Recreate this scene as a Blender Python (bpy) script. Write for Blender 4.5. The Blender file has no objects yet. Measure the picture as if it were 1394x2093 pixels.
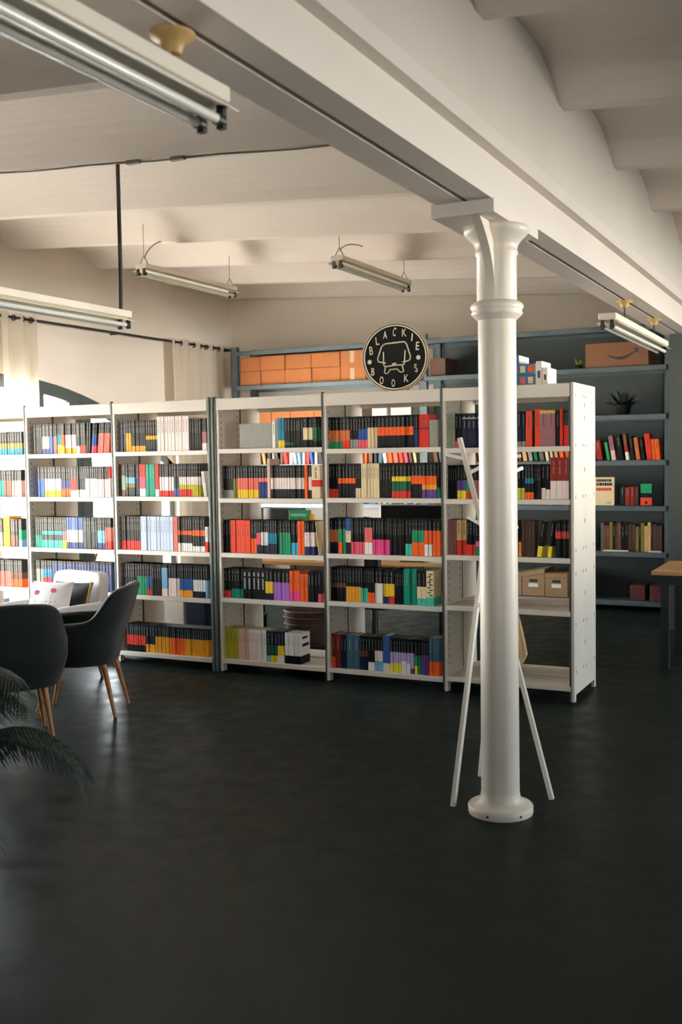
import bpy, math, random
from mathutils import Vector, Matrix
R = math.radians
sc = bpy.context.scene
col = sc.collection

# ------------------------------------------------------------------ camera
cam_d = bpy.data.cameras.new('camera')
cam = bpy.data.objects.new('camera', cam_d)
col.objects.link(cam)
cam_d.sensor_fit = 'VERTICAL'
cam_d.sensor_height = 36.0
cam_d.lens = 36.81
YAW, PITCH, ROLL = R(26.4916), R(3.0393), R(0.8784)
fw = Vector((-math.sin(YAW) * math.cos(PITCH), math.cos(YAW) * math.cos(PITCH), -math.sin(PITCH)))
r0 = Vector((math.cos(YAW), math.sin(YAW), 0))
u0 = r0.cross(fw)
rt = r0 * math.cos(ROLL) - u0 * math.sin(ROLL)
up = r0 * math.sin(ROLL) + u0 * math.cos(ROLL)
M = Matrix((rt, up, -fw)).transposed().to_4x4()
M.translation = (0, 0, 1.68)
cam.matrix_world = M
cam_d.clip_start = 0.05
cam_d.dof.use_dof = True
cam_d.dof.focus_distance = 6.6
cam_d.dof.aperture_fstop = 3.2
sc.camera = cam

# ------------------------------------------------------------------ exposure, sky, daylight portals
sc.view_settings.view_transform = 'Standard'
sc.view_settings.look = 'None'
sc.view_settings.gamma = 1.0
sc.view_settings.use_curve_mapping = False
sc.view_settings.exposure = 0.2
sc.cycles.max_bounces = 14
sc.cycles.diffuse_bounces = 8
sc.cycles.glossy_bounces = 4
sc.cycles.transparent_max_bounces = 12
sc.cycles.caustics_reflective = False
sc.cycles.caustics_refractive = False
sc.cycles.sample_clamp_indirect = 6.0
sc.cycles.use_denoising = True

SKY = 36.0
w = bpy.data.worlds.new('overcast_daylight')
sc.world = w
w.use_nodes = True
nt = w.node_tree
nt.nodes.clear()
wo = nt.nodes.new('ShaderNodeOutputWorld')
bg = nt.nodes.new('ShaderNodeBackground')
tc = nt.nodes.new('ShaderNodeTexCoord')
sx = nt.nodes.new('ShaderNodeSeparateXYZ')
mr = nt.nodes.new('ShaderNodeMapRange')
cr = nt.nodes.new('ShaderNodeValToRGB')
nt.links.new(tc.outputs['Generated'], sx.inputs[0])
nt.links.new(sx.outputs['Z'], mr.inputs['Value'])
mr.inputs['From Min'].default_value = -1
mr.inputs['From Max'].default_value = 1
nt.links.new(mr.outputs[0], cr.inputs[0])
e = cr.color_ramp.elements
e[0].position, e[0].color = 0.0, (0.10, 0.10, 0.095, 1)      # shaded street below
e[1].position, e[1].color = 1.0, (0.46, 0.56, 0.70, 1)       # sky
a = e.new(0.42); a.color = (0.16, 0.155, 0.15, 1)
a = e.new(0.44); a.color = (2.5, 2.33, 2.2, 1)
a = e.new(0.50); a.color = (2.5, 2.33, 2.2, 1)            # horizon band brightened to light the beam, as pale house fronts opposite
a = e.new(0.54); a.color = (0.62, 0.65, 0.68, 1)
nt.links.new(cr.outputs[0], bg.inputs['Color'])
bg.inputs['Strength'].default_value = SKY
nt.links.new(bg.outputs[0], wo.inputs[0])


def portal(x, y, z, sx_, sz_, axis):
    """Daylight portal in a window opening: it only guides the sky's light into the room."""
    d = bpy.data.lights.new('window_portal', 'AREA')
    d.shape = 'RECTANGLE'
    d.size, d.size_y = sx_, sz_
    d.cycles.is_portal = True
    o = bpy.data.objects.new('window_portal', d)
    col.objects.link(o)
    o.location = (x, y, z)
    zdir = -Vector(axis)                       # an area lamp shines along its -Z, into the room
    o.rotation_euler = zdir.to_track_quat('Z', 'Y').to_euler()


RIGHT_WINDOWS = [(3.2, 3.8), (7.1, 9.4)]      # y ranges in the wall at x = 4.6
FRONT_FILL_WINDOWS = [(0.8, 1.7)]                # unseen, added for front fill: x ranges in the wall at y = -3.6
portal(-7.7, 7.6, 1.4, 5.6, 2.3, (1, 0, 0))
for y0, y1 in RIGHT_WINDOWS:
    portal(4.75, (y0 + y1) / 2, 1.75, y1 - y0, 1.9, (-1, 0, 0))
for x0, x1 in FRONT_FILL_WINDOWS:
    portal((x0 + x1) / 2, -3.75, 1.65, x1 - x0, 1.7, (0, 1, 0))


sun_d = bpy.data.lights.new('sun', 'SUN')
sun_d.energy = 560.0
sun_d.angle = R(0.6)
sun_d.color = (1.0, 0.93, 0.84)
sun = bpy.data.objects.new('sun', sun_d)
col.objects.link(sun)
sun.rotation_euler = (-Vector((0.10, 0.50, -0.86))).to_track_quat('Z', 'Y').to_euler()      # high, almost along the window wall


# ------------------------------------------------------------------ materials
def lin(c):
    c /= 255.0
    return c / 12.92 if c <= 0.04045 else ((c + 0.055) / 1.055) ** 2.4


MATS = {}


def mat(name, rgb, rough=0.6, metal=0.0, var=0.08, scale=6.0, bump=0.0, bscale=60.0, spec=0.5, sheen=0.0):
    if name in MATS:
        return MATS[name]
    m = bpy.data.materials.new(name)
    m.use_nodes = True
    n = m.node_tree
    b = n.nodes['Principled BSDF']
    c = [lin(v) for v in rgb]
    t = n.nodes.new('ShaderNodeTexCoord')
    no = n.nodes.new('ShaderNodeTexNoise')
    no.inputs['Scale'].default_value = scale
    no.inputs['Detail'].default_value = 4
    n.links.new(t.outputs['Object'], no.inputs['Vector'])
    ra = n.nodes.new('ShaderNodeValToRGB')
    ra.color_ramp.elements[0].position = 0.3
    ra.color_ramp.elements[1].position = 0.7
    ra.color_ramp.elements[0].color = [v * (1 - var) for v in c] + [1]
    ra.color_ramp.elements[1].color = [min(1, v * (1 + var)) for v in c] + [1]
    n.links.new(no.outputs['Fac'], ra.inputs[0])
    n.links.new(ra.outputs[0], b.inputs['Base Color'])
    b.inputs['Roughness'].default_value = rough
    b.inputs['Metallic'].default_value = metal
    b.inputs['Specular IOR Level'].default_value = spec
    if sheen:
        b.inputs['Sheen Weight'].default_value = sheen
    if bump:
        nb = n.nodes.new('ShaderNodeTexNoise')
        nb.inputs['Scale'].default_value = bscale
        nb.inputs['Detail'].default_value = 3
        n.links.new(t.outputs['Object'], nb.inputs['Vector'])
        bp = n.nodes.new('ShaderNodeBump')
        bp.inputs['Strength'].default_value = bump
        bp.inputs['Distance'].default_value = 0.01
        n.links.new(nb.outputs['Fac'], bp.inputs['Height'])
        n.links.new(bp.outputs[0], b.inputs['Normal'])
    MATS[name] = m
    return m


PLASTER = mat('wall_plaster', (224, 216, 205), 0.85, var=0.04, scale=1.2, bump=0.12, bscale=14)
PLAIN = mat('low_bounce_wall', (62, 61, 58), 0.85, var=0.05, scale=1.5)  # unseen walls, kept dark to cut light bounced into the room
CEIL = mat('ceiling_plaster', (240, 230, 222), 0.85, var=0.04, scale=1.0, bump=0.15, bscale=9)
BEAMP = mat('beam_paint', (230, 221, 211), 0.55, var=0.03, scale=2.0, bump=0.05, bscale=20)
COLP = mat('column_paint', (232, 222, 208), 0.42, var=0.03, scale=5.0, bump=0.05, bscale=30)
SHELFW = mat('shelf_enamel', (222, 214, 202), 0.45, var=0.04, scale=4.0)
SEAM = mat('dark_seam', (52, 62, 60), 0.5, var=0.1)
POSTG = mat('post_grey_green', (96, 104, 98), 0.45, var=0.12, metal=0.2)
SLOT = mat('slot_shadow', (38, 36, 34), 0.8)
GALV = mat('rack_steel', (94, 108, 114), 0.36, metal=0.35, var=0.12, scale=9)
FRAMEG = mat('window_frame_paint', (66, 78, 78), 0.5, var=0.08)
ENAMEL = mat('lamp_enamel', (226, 220, 206), 0.4, var=0.03)
TUBE = mat('fluorescent_tube', (214, 214, 206), 0.22, var=0.02)
DARKP = mat('dark_plastic', (28, 32, 33), 0.45, var=0.1)
CORD = mat('cord_grey', (120, 116, 108), 0.6)
CERAM = mat('yellowed_cap', (196, 164, 104), 0.45, var=0.1)
FABD = mat('dark_teal_felt', (17, 26, 29), 0.92, var=0.12, scale=40, bump=0.25, bscale=220, sheen=0.35, spec=0.2)
OAK = mat('oak_leg', (176, 122, 74), 0.5, var=0.16, scale=14)
FABW = mat('white_upholstery', (242, 239, 238), 0.9, var=0.03, scale=20, bump=0.15, bscale=160, spec=0.2)
PILW = mat('pillow_cotton', (240, 238, 236), 0.9, var=0.02, scale=20, spec=0.2)
PINK = mat('printed_pink', (190, 70, 110), 0.8)
INK = mat('printed_ink', (60, 56, 66), 0.8)
GOLD = mat('gold_cloth', (176, 148, 86), 0.8, var=0.25, scale=60)
LINEN = None
CARTON = mat('carton', (172, 106, 60), 0.8, var=0.06, scale=8)
CARTOND = mat('carton_brown', (120, 82, 56), 0.8, var=0.08, scale=8)
KRAFT = mat('kraft_board', (150, 122, 90), 0.8, var=0.08, scale=8)
TAPE = mat('packing_tape', (206, 180, 146), 0.4)
PAPER = mat('paper', (232, 226, 214), 0.8, var=0.04)
PAGE = mat('page_edges', (214, 202, 178), 0.9, var=0.1, scale=120)
WHITEP = mat('white_paint', (232, 226, 216), 0.4, var=0.02)
BLACKS = mat('sign_black', (14, 19, 20), 0.7, var=0.1, spec=0.15)
CREAMS = mat('sign_cream', (240, 228, 200), 0.6, var=0.04)
TANW = mat('sign_edge_wood', (170, 130, 92), 0.6, var=0.12, scale=20)
LEAF = mat('leaf_green', (22, 42, 34), 0.5, var=0.25, scale=12)
LEAFD = mat('leaf_dark', (26, 40, 32), 0.5, var=0.3, scale=12)
POT = mat('pot_clay', (92, 66, 52), 0.7, var=0.1)
TANC = mat('tan_canvas', (188, 156, 116), 0.9, var=0.08, scale=30, bump=0.2, bscale=200)
DESKW = mat('desk_wood', (190, 146, 92), 0.45, var=0.12, scale=5)
DARKM = mat('dark_metal', (40, 46, 48), 0.45, metal=0.4, var=0.1)
WICK = mat('wicker_brown', (78, 56, 44), 0.8, var=0.3, scale=50, bump=0.5, bscale=90)


def floor_material():
    m = bpy.data.materials.new('polished_concrete')
    m.use_nodes = True
    n = m.node_tree
    b = n.nodes['Principled BSDF']
    t = n.nodes.new('ShaderNodeTexCoord')
    n1 = n.nodes.new('ShaderNodeTexNoise'); n1.inputs['Scale'].default_value = 0.8; n1.inputs['Detail'].default_value = 8
    n2 = n.nodes.new('ShaderNodeTexNoise'); n2.inputs['Scale'].default_value = 7; n2.inputs['Detail'].default_value = 8
    for q in (n1, n2):
        n.links.new(t.outputs['Object'], q.inputs['Vector'])
    mx = n.nodes.new('ShaderNodeMix'); mx.data_type = 'FLOAT'
    mx.inputs[0].default_value = 0.5
    n.links.new(n1.outputs['Fac'], mx.inputs[2]); n.links.new(n2.outputs['Fac'], mx.inputs[3])
    ra = n.nodes.new('ShaderNodeValToRGB')
    ra.color_ramp.elements[0].position, ra.color_ramp.elements[1].position = 0.35, 0.68
    ra.color_ramp.elements[0].color = (0.007, 0.0120, 0.0105, 1)
    ra.color_ramp.elements[1].color = (0.016, 0.0235, 0.0205, 1)
    n.links.new(mx.outputs[0], ra.inputs[0]); n.links.new(ra.outputs[0], b.inputs['Base Color'])
    rr = n.nodes.new('ShaderNodeMapRange')
    rr.inputs['From Min'].default_value, rr.inputs['From Max'].default_value = 0.35, 0.65
    rr.inputs['To Min'].default_value, rr.inputs['To Max'].default_value = 0.30, 0.46
    n.links.new(n2.outputs['Fac'], rr.inputs['Value']); n.links.new(rr.outputs[0], b.inputs['Roughness'])
    bp = n.nodes.new('ShaderNodeBump'); bp.inputs['Strength'].default_value = 0.12; bp.inputs['Distance'].default_value = 0.01
    n.links.new(n2.outputs['Fac'], bp.inputs['Height']); n.links.new(bp.outputs[0], b.inputs['Normal'])
    b.inputs['Specular IOR Level'].default_value = 0.05
    b.inputs['Specular Tint'].default_value = (0.80, 1.0, 0.97, 1)
    return m


def glass_material():
    m = bpy.data.materials.new('window_glass')
    m.use_nodes = True
    n = m.node_tree
    n.nodes.clear()
    o = n.nodes.new('ShaderNodeOutputMaterial')
    tr = n.nodes.new('ShaderNodeBsdfTransparent'); tr.inputs[0].default_value = (0.95, 0.97, 0.96, 1)
    gl = n.nodes.new('ShaderNodeBsdfGlossy'); gl.inputs['Roughness'].default_value = 0.03
    mx = n.nodes.new('ShaderNodeMixShader')
    fr = n.nodes.new('ShaderNodeFresnel'); fr.inputs[0].default_value = 1.3
    n.links.new(fr.outputs[0], mx.inputs[0]); n.links.new(tr.outputs[0], mx.inputs[1]); n.links.new(gl.outputs[0], mx.inputs[2])
    n.links.new(mx.outputs[0], o.inputs[0])
    return m


def curtain_material():
    m = bpy.data.materials.new('curtain_linen')
    m.use_nodes = True
    n = m.node_tree
    n.nodes.clear()
    o = n.nodes.new('ShaderNodeOutputMaterial')
    t = n.nodes.new('ShaderNodeTexCoord')
    no = n.nodes.new('ShaderNodeTexNoise'); no.inputs['Scale'].default_value = 90
    n.links.new(t.outputs['Object'], no.inputs['Vector'])
    ra = n.nodes.new('ShaderNodeValToRGB')
    ra.color_ramp.elements[0].color = (0.66, 0.60, 0.50, 1)
    ra.color_ramp.elements[1].color = (0.76, 0.70, 0.60, 1)
    n.links.new(no.outputs['Fac'], ra.inputs[0])
    d = n.nodes.new('ShaderNodeBsdfDiffuse'); tl = n.nodes.new('ShaderNodeBsdfTranslucent')
    n.links.new(ra.outputs[0], d.inputs[0]); n.links.new(ra.outputs[0], tl.inputs[0])
    mx = n.nodes.new('ShaderNodeMixShader'); mx.inputs[0].default_value = 0.42
    n.links.new(d.outputs[0], mx.inputs[1]); n.links.new(tl.outputs[0], mx.inputs[2]); n.links.new(mx.outputs[0], o.inputs[0])
    return m


FLOOR = floor_material()
GLASS = glass_material()
LINEN = curtain_material()


# ------------------------------------------------------------------ mesh helpers
class MB:
    """Collects shapes and links them as ONE mesh object."""

    def __init__(s):
        s.v, s.f, s.m, s.mats, s.sm = [], [], [], [], []

    def mi(s, m):
        if m not in s.mats:
            s.mats.append(m)
        return s.mats.index(m)

    def face(s, pts, m, smooth=False):
        b = len(s.v)
        s.v += [tuple(p) for p in pts]
        s.f.append(list(range(b, b + len(pts))))
        s.m.append(s.mi(m)); s.sm.append(smooth)

    def raw(s, vs, fs, m, smooth=False):
        b = len(s.v)
        s.v += [tuple(p) for p in vs]
        k = s.mi(m)
        for f in fs:
            s.f.append([b + i for i in f]); s.m.append(k); s.sm.append(smooth)

    def box(s, x0, x1, y0, y1, z0, z1, m, mtx=None, bev=0.0):
        if bev:
            b = bev
            xs, ys, zs = (x0, x1), (y0, y1), (z0, z1)
            vs, idx = [], {}
            for i in (0, 1):
                for j in (0, 1):
                    for k in (0, 1):
                        p = [xs[i], ys[j], zs[k]]
                        dx, dy, dz = (b if i == 0 else -b), (b if j == 0 else -b), (b if k == 0 else -b)
                        idx[i, j, k, 0] = len(vs); vs.append((p[0], p[1] + dy, p[2] + dz))
                        idx[i, j, k, 1] = len(vs); vs.append((p[0] + dx, p[1], p[2] + dz))
                        idx[i, j, k, 2] = len(vs); vs.append((p[0] + dx, p[1] + dy, p[2]))
            fs = []
            for i in (0, 1):
                q = [idx[i, 0, 0, 0], idx[i, 1, 0, 0], idx[i, 1, 1, 0], idx[i, 0, 1, 0]]
                fs.append(q if i else q[::-1])
                q = [idx[0, i, 0, 1], idx[1, i, 0, 1], idx[1, i, 1, 1], idx[0, i, 1, 1]]
                fs.append(q[::-1] if i else q)
                q = [idx[0, 0, i, 2], idx[1, 0, i, 2], idx[1, 1, i, 2], idx[0, 1, i, 2]]
                fs.append(q if i else q[::-1])
            for i in (0, 1):
                for j in (0, 1):
                    q = [idx[i, j, 0, 0], idx[i, j, 1, 0], idx[i, j, 1, 1], idx[i, j, 0, 1]]
                    fs.append(q if (i ^ j) else q[::-1])
                    q = [idx[i, 0, j, 0], idx[i, 0, j, 2], idx[i, 1, j, 2], idx[i, 1, j, 0]]
                    fs.append(q if not (i ^ j) else q[::-1])
                    q = [idx[0, i, j, 1], idx[1, i, j, 1], idx[1, i, j, 2], idx[0, i, j, 2]]
                    fs.append(q if not (i ^ j) else q[::-1])
                    for k in (0, 1):
                        q = [idx[i, j, k, 0], idx[i, j, k, 1], idx[i, j, k, 2]]
                        fs.append(q if (i + j + k) % 2 else q[::-1])
            if mtx is not None:
                vs = [tuple(mtx @ Vector(p)) for p in vs]
            s.raw(vs, fs, m)
            return s
        vs = [(x, y, z) for x in (x0, x1) for y in (y0, y1) for z in (z0, z1)]
        if mtx is not None:
            vs = [tuple(mtx @ Vector(p)) for p in vs]
        s.raw(vs, [[0, 1, 3, 2], [4, 6, 7, 5], [0, 4, 5, 1], [2, 3, 7, 6], [0, 2, 6, 4], [1, 5, 7, 3]], m)
        return s

    def tube(s, pts, r, m, n=8, r1=None, caps=True):
        pts = [Vector(p) for p in pts]
        vs, fs = [], []
        k = len(pts)
        ref = None
        for i, p in enumerate(pts):
            d = (pts[min(i + 1, k - 1)] - pts[max(i - 1, 0)]).normalized()
            if ref is None:
                ref = Vector((0, 0, 1)) if abs(d.z) < 0.9 else Vector((1, 0, 0))
            a = d.cross(ref).normalized(); b = d.cross(a).normalized()
            rr = r if r1 is None else r + (r1 - r) * i / (k - 1)
            for j in range(n):
                t = 2 * math.pi * j / n
                vs.append(p + a * (rr * math.cos(t)) + b * (rr * math.sin(t)))
        for i in range(k - 1):
            for j in range(n):
                fs.append([i * n + j, i * n + (j + 1) % n, (i + 1) * n + (j + 1) % n, (i + 1) * n + j])
        s.raw(vs, fs, m, True)
        if caps:
            s.face(vs[:n][::-1], m); s.face(vs[-n:], m)
        return s

    def lathe(s, prof, m, n=32, at=(0, 0, 0), smooth=True):
        vs, fs = [], []
        for r, z in prof:
            for j in range(n):
                t = 2 * math.pi * j / n
                vs.append((at[0] + r * math.cos(t), at[1] + r * math.sin(t), at[2] + z))
        for i in range(len(prof) - 1):
            for j in range(n):
                fs.append([i * n + j, i * n + (j + 1) % n, (i + 1) * n + (j + 1) % n, (i + 1) * n + j])
        s.raw(vs, fs, m, smooth)
        s.face(vs[:n][::-1], m); s.face(vs[-n:], m)
        return s

    def grid(s, fn, nu, nv, m, smooth=True, flip=False):
        vs = [fn(i / nu, j / nv) for i in range(nu + 1) for j in range(nv + 1)]
        fs = []
        for i in range(nu):
            for j in range(nv):
                q = [i * (nv + 1) + j, (i + 1) * (nv + 1) + j, (i + 1) * (nv + 1) + j + 1, i * (nv + 1) + j + 1]
                fs.append(q[::-1] if flip else q)
        s.raw(vs, fs, m, smooth)
        return s

    def mesh(s, name):
        me = bpy.data.meshes.new(name)
        me.from_pydata(s.v, [], s.f)
        for m in s.mats:
            me.materials.append(m)
        me.polygons.foreach_set('material_index', s.m)
        me.polygons.foreach_set('use_smooth', s.sm)
        me.update()
        return me

    def build(s, name, parent=None, kind=None):
        o = bpy.data.objects.new(name, s.mesh(name))
        col.objects.link(o)
        if parent is not None:
            o.parent = parent
        if kind:
            o['kind'] = kind
        return o


def tag(o, label, cat, group=None, kind=None):
    o['label'] = label
    o['category'] = cat
    if group:
        o['group'] = group
    if kind:
        o['kind'] = kind
    return o


def thing(name, label, cat, loc=(0, 0, 0), rz=0.0, group=None):
    o = bpy.data.objects.new(name, None)
    o.empty_display_size = 0.05
    col.objects.link(o)
    o.location = loc
    o.rotation_euler = (0, 0, rz)
    return tag(o, label, cat, group)


def structure(o):
    o['kind'] = 'structure'
    return o


def dup(o, loc, rz=None, label=None, parent=None):
    """A copy of a thing with copies of its parts and sub-parts, sharing their meshes."""
    c = o.copy()
    col.objects.link(c)
    if parent is not None:
        c.parent = parent
    else:
        c.location = loc
        if rz is not None:
            c.rotation_euler = (0, 0, rz)
        if label:
            c['label'] = label
    for ch in list(o.children):
        dup(ch, None, parent=c)
    return c

# ------------------------------------------------------------------ the room
WX = -7.45                                   # inner face of the window wall
zl = lambda x: 3.245 - 0.069 * x             # the roof rises towards the window wall
zr = lambda x: 3.42 - 0.075 * (x + 1.37)
JOIST0, PITCHJ, RISE = 4.08, 1.27, 0.17

fl = MB(); fl.box(-8.0, 5.0, -4.0, 12.4, -0.2, 0.0, FLOOR)
structure(fl.build('floor'))
tr = MB(); tr.box(-20.0, -8.0, -10.0, 22.0, -0.25, -0.05, mat('bounce_ground_stone', (214, 204, 190), 0.8, var=0.05))  # added unseen ground that bounces sunlight up onto the ceiling
structure(tr.build('bounce_ground'))


def vaults(name, x0, x1, zf):
    """Plastered vaults between joists that run across the room."""
    m = MB()
    nx = 4
    prof = []
    for k in range(-7, 7):
        y0 = JOIST0 + PITCHJ * k
        prof.append((y0 - 0.045, 0.0)); prof.append((y0 + 0.045, 0.0))
        for i in range(1, 12):
            t = i / 12
            prof.append((y0 + 0.045 + t * (PITCHJ - 0.09), RISE * (1 - abs(2 * t - 1) ** 2.3)))
    xs = [x0 + (x1 - x0) * i / nx for i in range(nx + 1)]
    vs = [(x, y, zf(x) + h) for x in xs for y, h in prof]
    n = len(prof)
    fs = [[i * n + j, i * n + j + 1, (i + 1) * n + j + 1, (i + 1) * n + j] for i in range(nx) for j in range(n - 1)]
    m.raw(vs, fs, CEIL)
    o = structure(m.build(name))
    return o


vaults('ceiling', -7.6, -1.6, zl)
vaults('ceiling', -1.5, 5.0, zr)
m = MB(); m.box(-8.2, 5.2, -4.2, 12.6, 4.25, 4.4, CEIL); structure(m.build('roof'))  # added unseen slab that keeps sky light from leaking above the vaults

# window wall with two wide segmental-arched openings
SILL, SPRING, HALF, CROWN = 0.25, 1.62, 2.85, 2.53
RAD = (HALF ** 2 + (CROWN - SPRING) ** 2) / (2 * (CROWN - SPRING))
arch = lambda dy: CROWN - RAD + math.sqrt(max(0, RAD * RAD - dy * dy))
CENTRES = (7.6,)
wl = MB()
X2 = WX - 0.42
NS = 28


def wall_quad(y0, y1, z0a, z0b, z1):
    wl.face([(WX, y0, z0a), (WX, y1, z0b), (WX, y1, z1), (WX, y0, z1)], PLASTER)
    wl.face([(X2, y0, z0a), (X2, y0, z1), (X2, y1, z1), (X2, y1, z0b)], PLASTER)


prev = -4.0
for c in CENTRES:
    wall_quad(prev, c - HALF, 0, 0, 4.3)
    for i in range(NS):
        a0, a1 = -HALF + 2 * HALF * i / NS, -HALF + 2 * HALF * (i + 1) / NS
        wall_quad(c + a0, c + a1, arch(a0), arch(a1), 4.3)
        wl.face([(WX, c + a0, arch(a0)), (X2, c + a0, arch(a0)), (X2, c + a1, arch(a1)), (WX, c + a1, arch(a1))], PLASTER)
    wl.face([(WX, c - HALF, 0), (WX, c + HALF, 0), (WX, c + HALF, SILL), (WX, c - HALF, SILL)], PLASTER)
    wl.face([(X2, c - HALF, 0), (X2, c - HALF, SILL), (X2, c + HALF, SILL), (X2, c + HALF, 0)], PLASTER)
    wl.face([(WX, c - HALF, SILL), (WX, c + HALF, SILL), (X2, c + HALF, SILL), (X2, c - HALF, SILL)], PLASTER)
    for s in (-1, 1):
        y = c + s * HALF
        wl.face([(WX, y, SILL), (X2, y, SILL), (X2, y, SPRING), (WX, y, SPRING)], PLASTER)
    prev = c + HALF
wall_quad(prev, 12.4, 0, 0, 4.3)
structure(wl.build('wall_left'))

m = MB(); m.box(-8.0, 5.0, 11.8, 12.1, 0, 4.3, PLASTER); structure(m.build('wall_back'))


def pierced(name, axis, at, thick, span, holes, z0=0.8, z1=2.7):
    m = MB()
    def bx(a, b, lo, hi):
        if axis == 'x':
            m.box(at, at + thick, a, b, lo, hi, PLAIN)
        else:
            m.box(a, b, at - thick, at, lo, hi, PLAIN)
    p = span[0]
    for a, b in holes:
        bx(p, a, 0, 4.3); bx(a, b, 0, z0); bx(a, b, z1, 4.3); p = b
    bx(p, span[1], 0, 4.3)
    return structure(m.build(name))


pierced('wall_right', 'x', 4.6, 0.3, (-4.0, 12.4), RIGHT_WINDOWS)
pierced('wall_front', 'y', -3.6, 0.3, (-8.0, 5.0), FRONT_FILL_WINDOWS)


def arched_window(name, c):
    fr = MB()
    xa, xb = WX - 0.075, WX - 0.012
    W = 0.13
    for i in range(NS):
        a0, a1 = -HALF + 2 * HALF * i / NS, -HALF + 2 * HALF * (i + 1) / NS
        o0, o1 = arch(a0), arch(a1)
        for x in (xa, xb):
            fr.face([(x, c + a0, o0 - W), (x, c + a1, o1 - W), (x, c + a1, o1), (x, c + a0, o0)], FRAMEG)
        fr.face([(xa, c + a0, o0 - W), (xa, c + a1, o1 - W), (xb, c + a1, o1 - W), (xb, c + a0, o0 - W)], FRAMEG)
    fr.box(xa, xb, c - HALF, c + HALF, SILL, SILL + 0.1, FRAMEG)
    for s in (-1, 1):
        y = c + s * (HALF - 0.05)
        fr.box(xa, xb, y - 0.05, y + 0.05, SILL, arch(HALF - 0.1), FRAMEG)
    o = structure(fr.build(name))
    bars = [(0.53, 0.62), (1.0, 1.34)]
    bars = [(-b, -a) for a, b in bars][::-1] + bars
    for a, b in bars:
        f = MB()
        f.box(xa - 0.015, xb + 0.015, c + a, c + b, SILL + 0.1, min(arch(a), arch(b)) - 0.06, FRAMEG)
        f.build('window_stile', o)
        if b - a > 0.2:                                   # the meeting line of two casements
            g = MB(); mid = (a + b) / 2
            g.box(xb + 0.014, xb + 0.022, c + mid - 0.012, c + mid + 0.012, SILL + 0.1, arch(mid) - 0.1, SEAM)
            g.build('casement_joint', o)
    edges = [-HALF + 0.1] + [v for b in bars for v in b] + [HALF - 0.1]
    for k in range(0, len(edges), 2):
        y0, y1 = edges[k], edges[k + 1]
        g = MB(); n = 8; x = WX - 0.045
        for i in range(n):
            a0, a1 = y0 + (y1 - y0) * i / n, y0 + (y1 - y0) * (i + 1) / n
            g.face([(x, c + a0, SILL + 0.1), (x, c + a1, SILL + 0.1), (x, c + a1, arch(a1) - W), (x, c + a0, arch(a0) - W)], GLASS)
        g.build('pane', o)
    return o


arched_window('window_1', 7.6)


def plain_window(name, axis, a, b, at, z0=0.8, z1=2.7):
    f = MB()
    def bx(u0, u1, lo, hi, d0, d1, mb, mt):
        if axis == 'x':
            mb.box(at + d0, at + d1, u0, u1, lo, hi, mt)
        else:
            mb.box(u0, u1, at - d1, at - d0, lo, hi, mt)
    t = 0.08
    bx(a, b, z0, z0 + t, .1, .17, f, FRAMEG); bx(a, b, z1 - t, z1, .1, .17, f, FRAMEG)
    bx(a, a + t, z0, z1, .1, .17, f, FRAMEG); bx(b - t, b, z0, z1, .1, .17, f, FRAMEG)
    mid = (a + b) / 2
    bx(mid - t / 2, mid + t / 2, z0, z1, .1, .17, f, FRAMEG)
    o = structure(f.build(name))
    for u0, u1 in ((a + t, mid - t / 2), (mid + t / 2, b - t)):
        g = MB(); bx(u0, u1, z0 + t, z1 - t, .13, .136, g, GLASS); g.build('pane', o)
    return o


k = 2
for a_, b_ in RIGHT_WINDOWS:
    plain_window('window_%d' % k, 'x', a_, b_, 4.6); k += 1
for a_, b_ in FRONT_FILL_WINDOWS:
    plain_window('window_%d' % k, 'y', a_, b_, -3.6); k += 1  # the unseen opening added to fill column and shelf fronts

# beam: two rolled sections side by side, plaster wall on top
bm = MB()
bm.box(-1.685, -1.558, -3.6, 11.8, 2.77, 2.946, BEAMP)
bm.box(-1.532, -1.425, -3.6, 11.8, 2.77, 2.946, BEAMP)
bm.box(-1.558, -1.532, -3.6, 11.8, 2.80, 2.94, SEAM)
beam = tag(bm.build('ceiling_beam'), 'long white beam with a dark slot along its underside, resting on the column', 'beam', kind='structure')
uw = MB()
uw.box(-1.74, -1.372, -3.6, 11.8, 2.946, 3.018, BEAMP)
uw.box(-1.735, -1.379, -3.6, 11.8, 3.018, 3.9, PLASTER)
structure(uw.build('wall_upper'))
pl = MB(); pl.box(-1.70, -1.415, 4.34, 5.02, 2.712, 2.769, BEAMP); pl.build('bearing_plate', beam)

# cast iron column
CX, CY = -1.508, 4.66
c = thing('iron_column', 'round white cast iron column with ringed neck, carrying the long beam', 'column', (CX, CY, 0))
c['kind'] = 'structure'
b = MB()
b.lathe([(0.150, 0.0), (0.152, 0.006), (0.152, 0.034), (0.148, 0.04), (0.125, 0.044), (0.104, 0.055), (0.095, 0.07), (0.090, 0.10)], COLP, 48)
b.build('base_flange', c)
bo = MB()
for k in range(6):
    t = R(25 + 60 * k)
    bo.tube([(0.151 * math.cos(t), 0.151 * math.sin(t), 0.019), (0.1535 * math.cos(t), 0.1535 * math.sin(t), 0.019)], 0.006, SLOT, 8)
bo.build('flange_hole', c)
b = MB()
b.lathe([(0.0895, 0.06), (0.0885, 0.6), (0.0875, 1.4), (0.087, 2.30)], COLP, 48); b.build('shaft', c)
b = MB()
b.lathe([(0.088, 2.29), (0.1, 2.302), (0.112, 2.312), (0.118, 2.322), (0.112, 2.332), (0.116, 2.338), (0.122, 2.35), (0.118, 2.362), (0.104, 2.372), (0.092, 2.378)], COLP, 48)
b.build('neck_ring', c)
b = MB()
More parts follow.
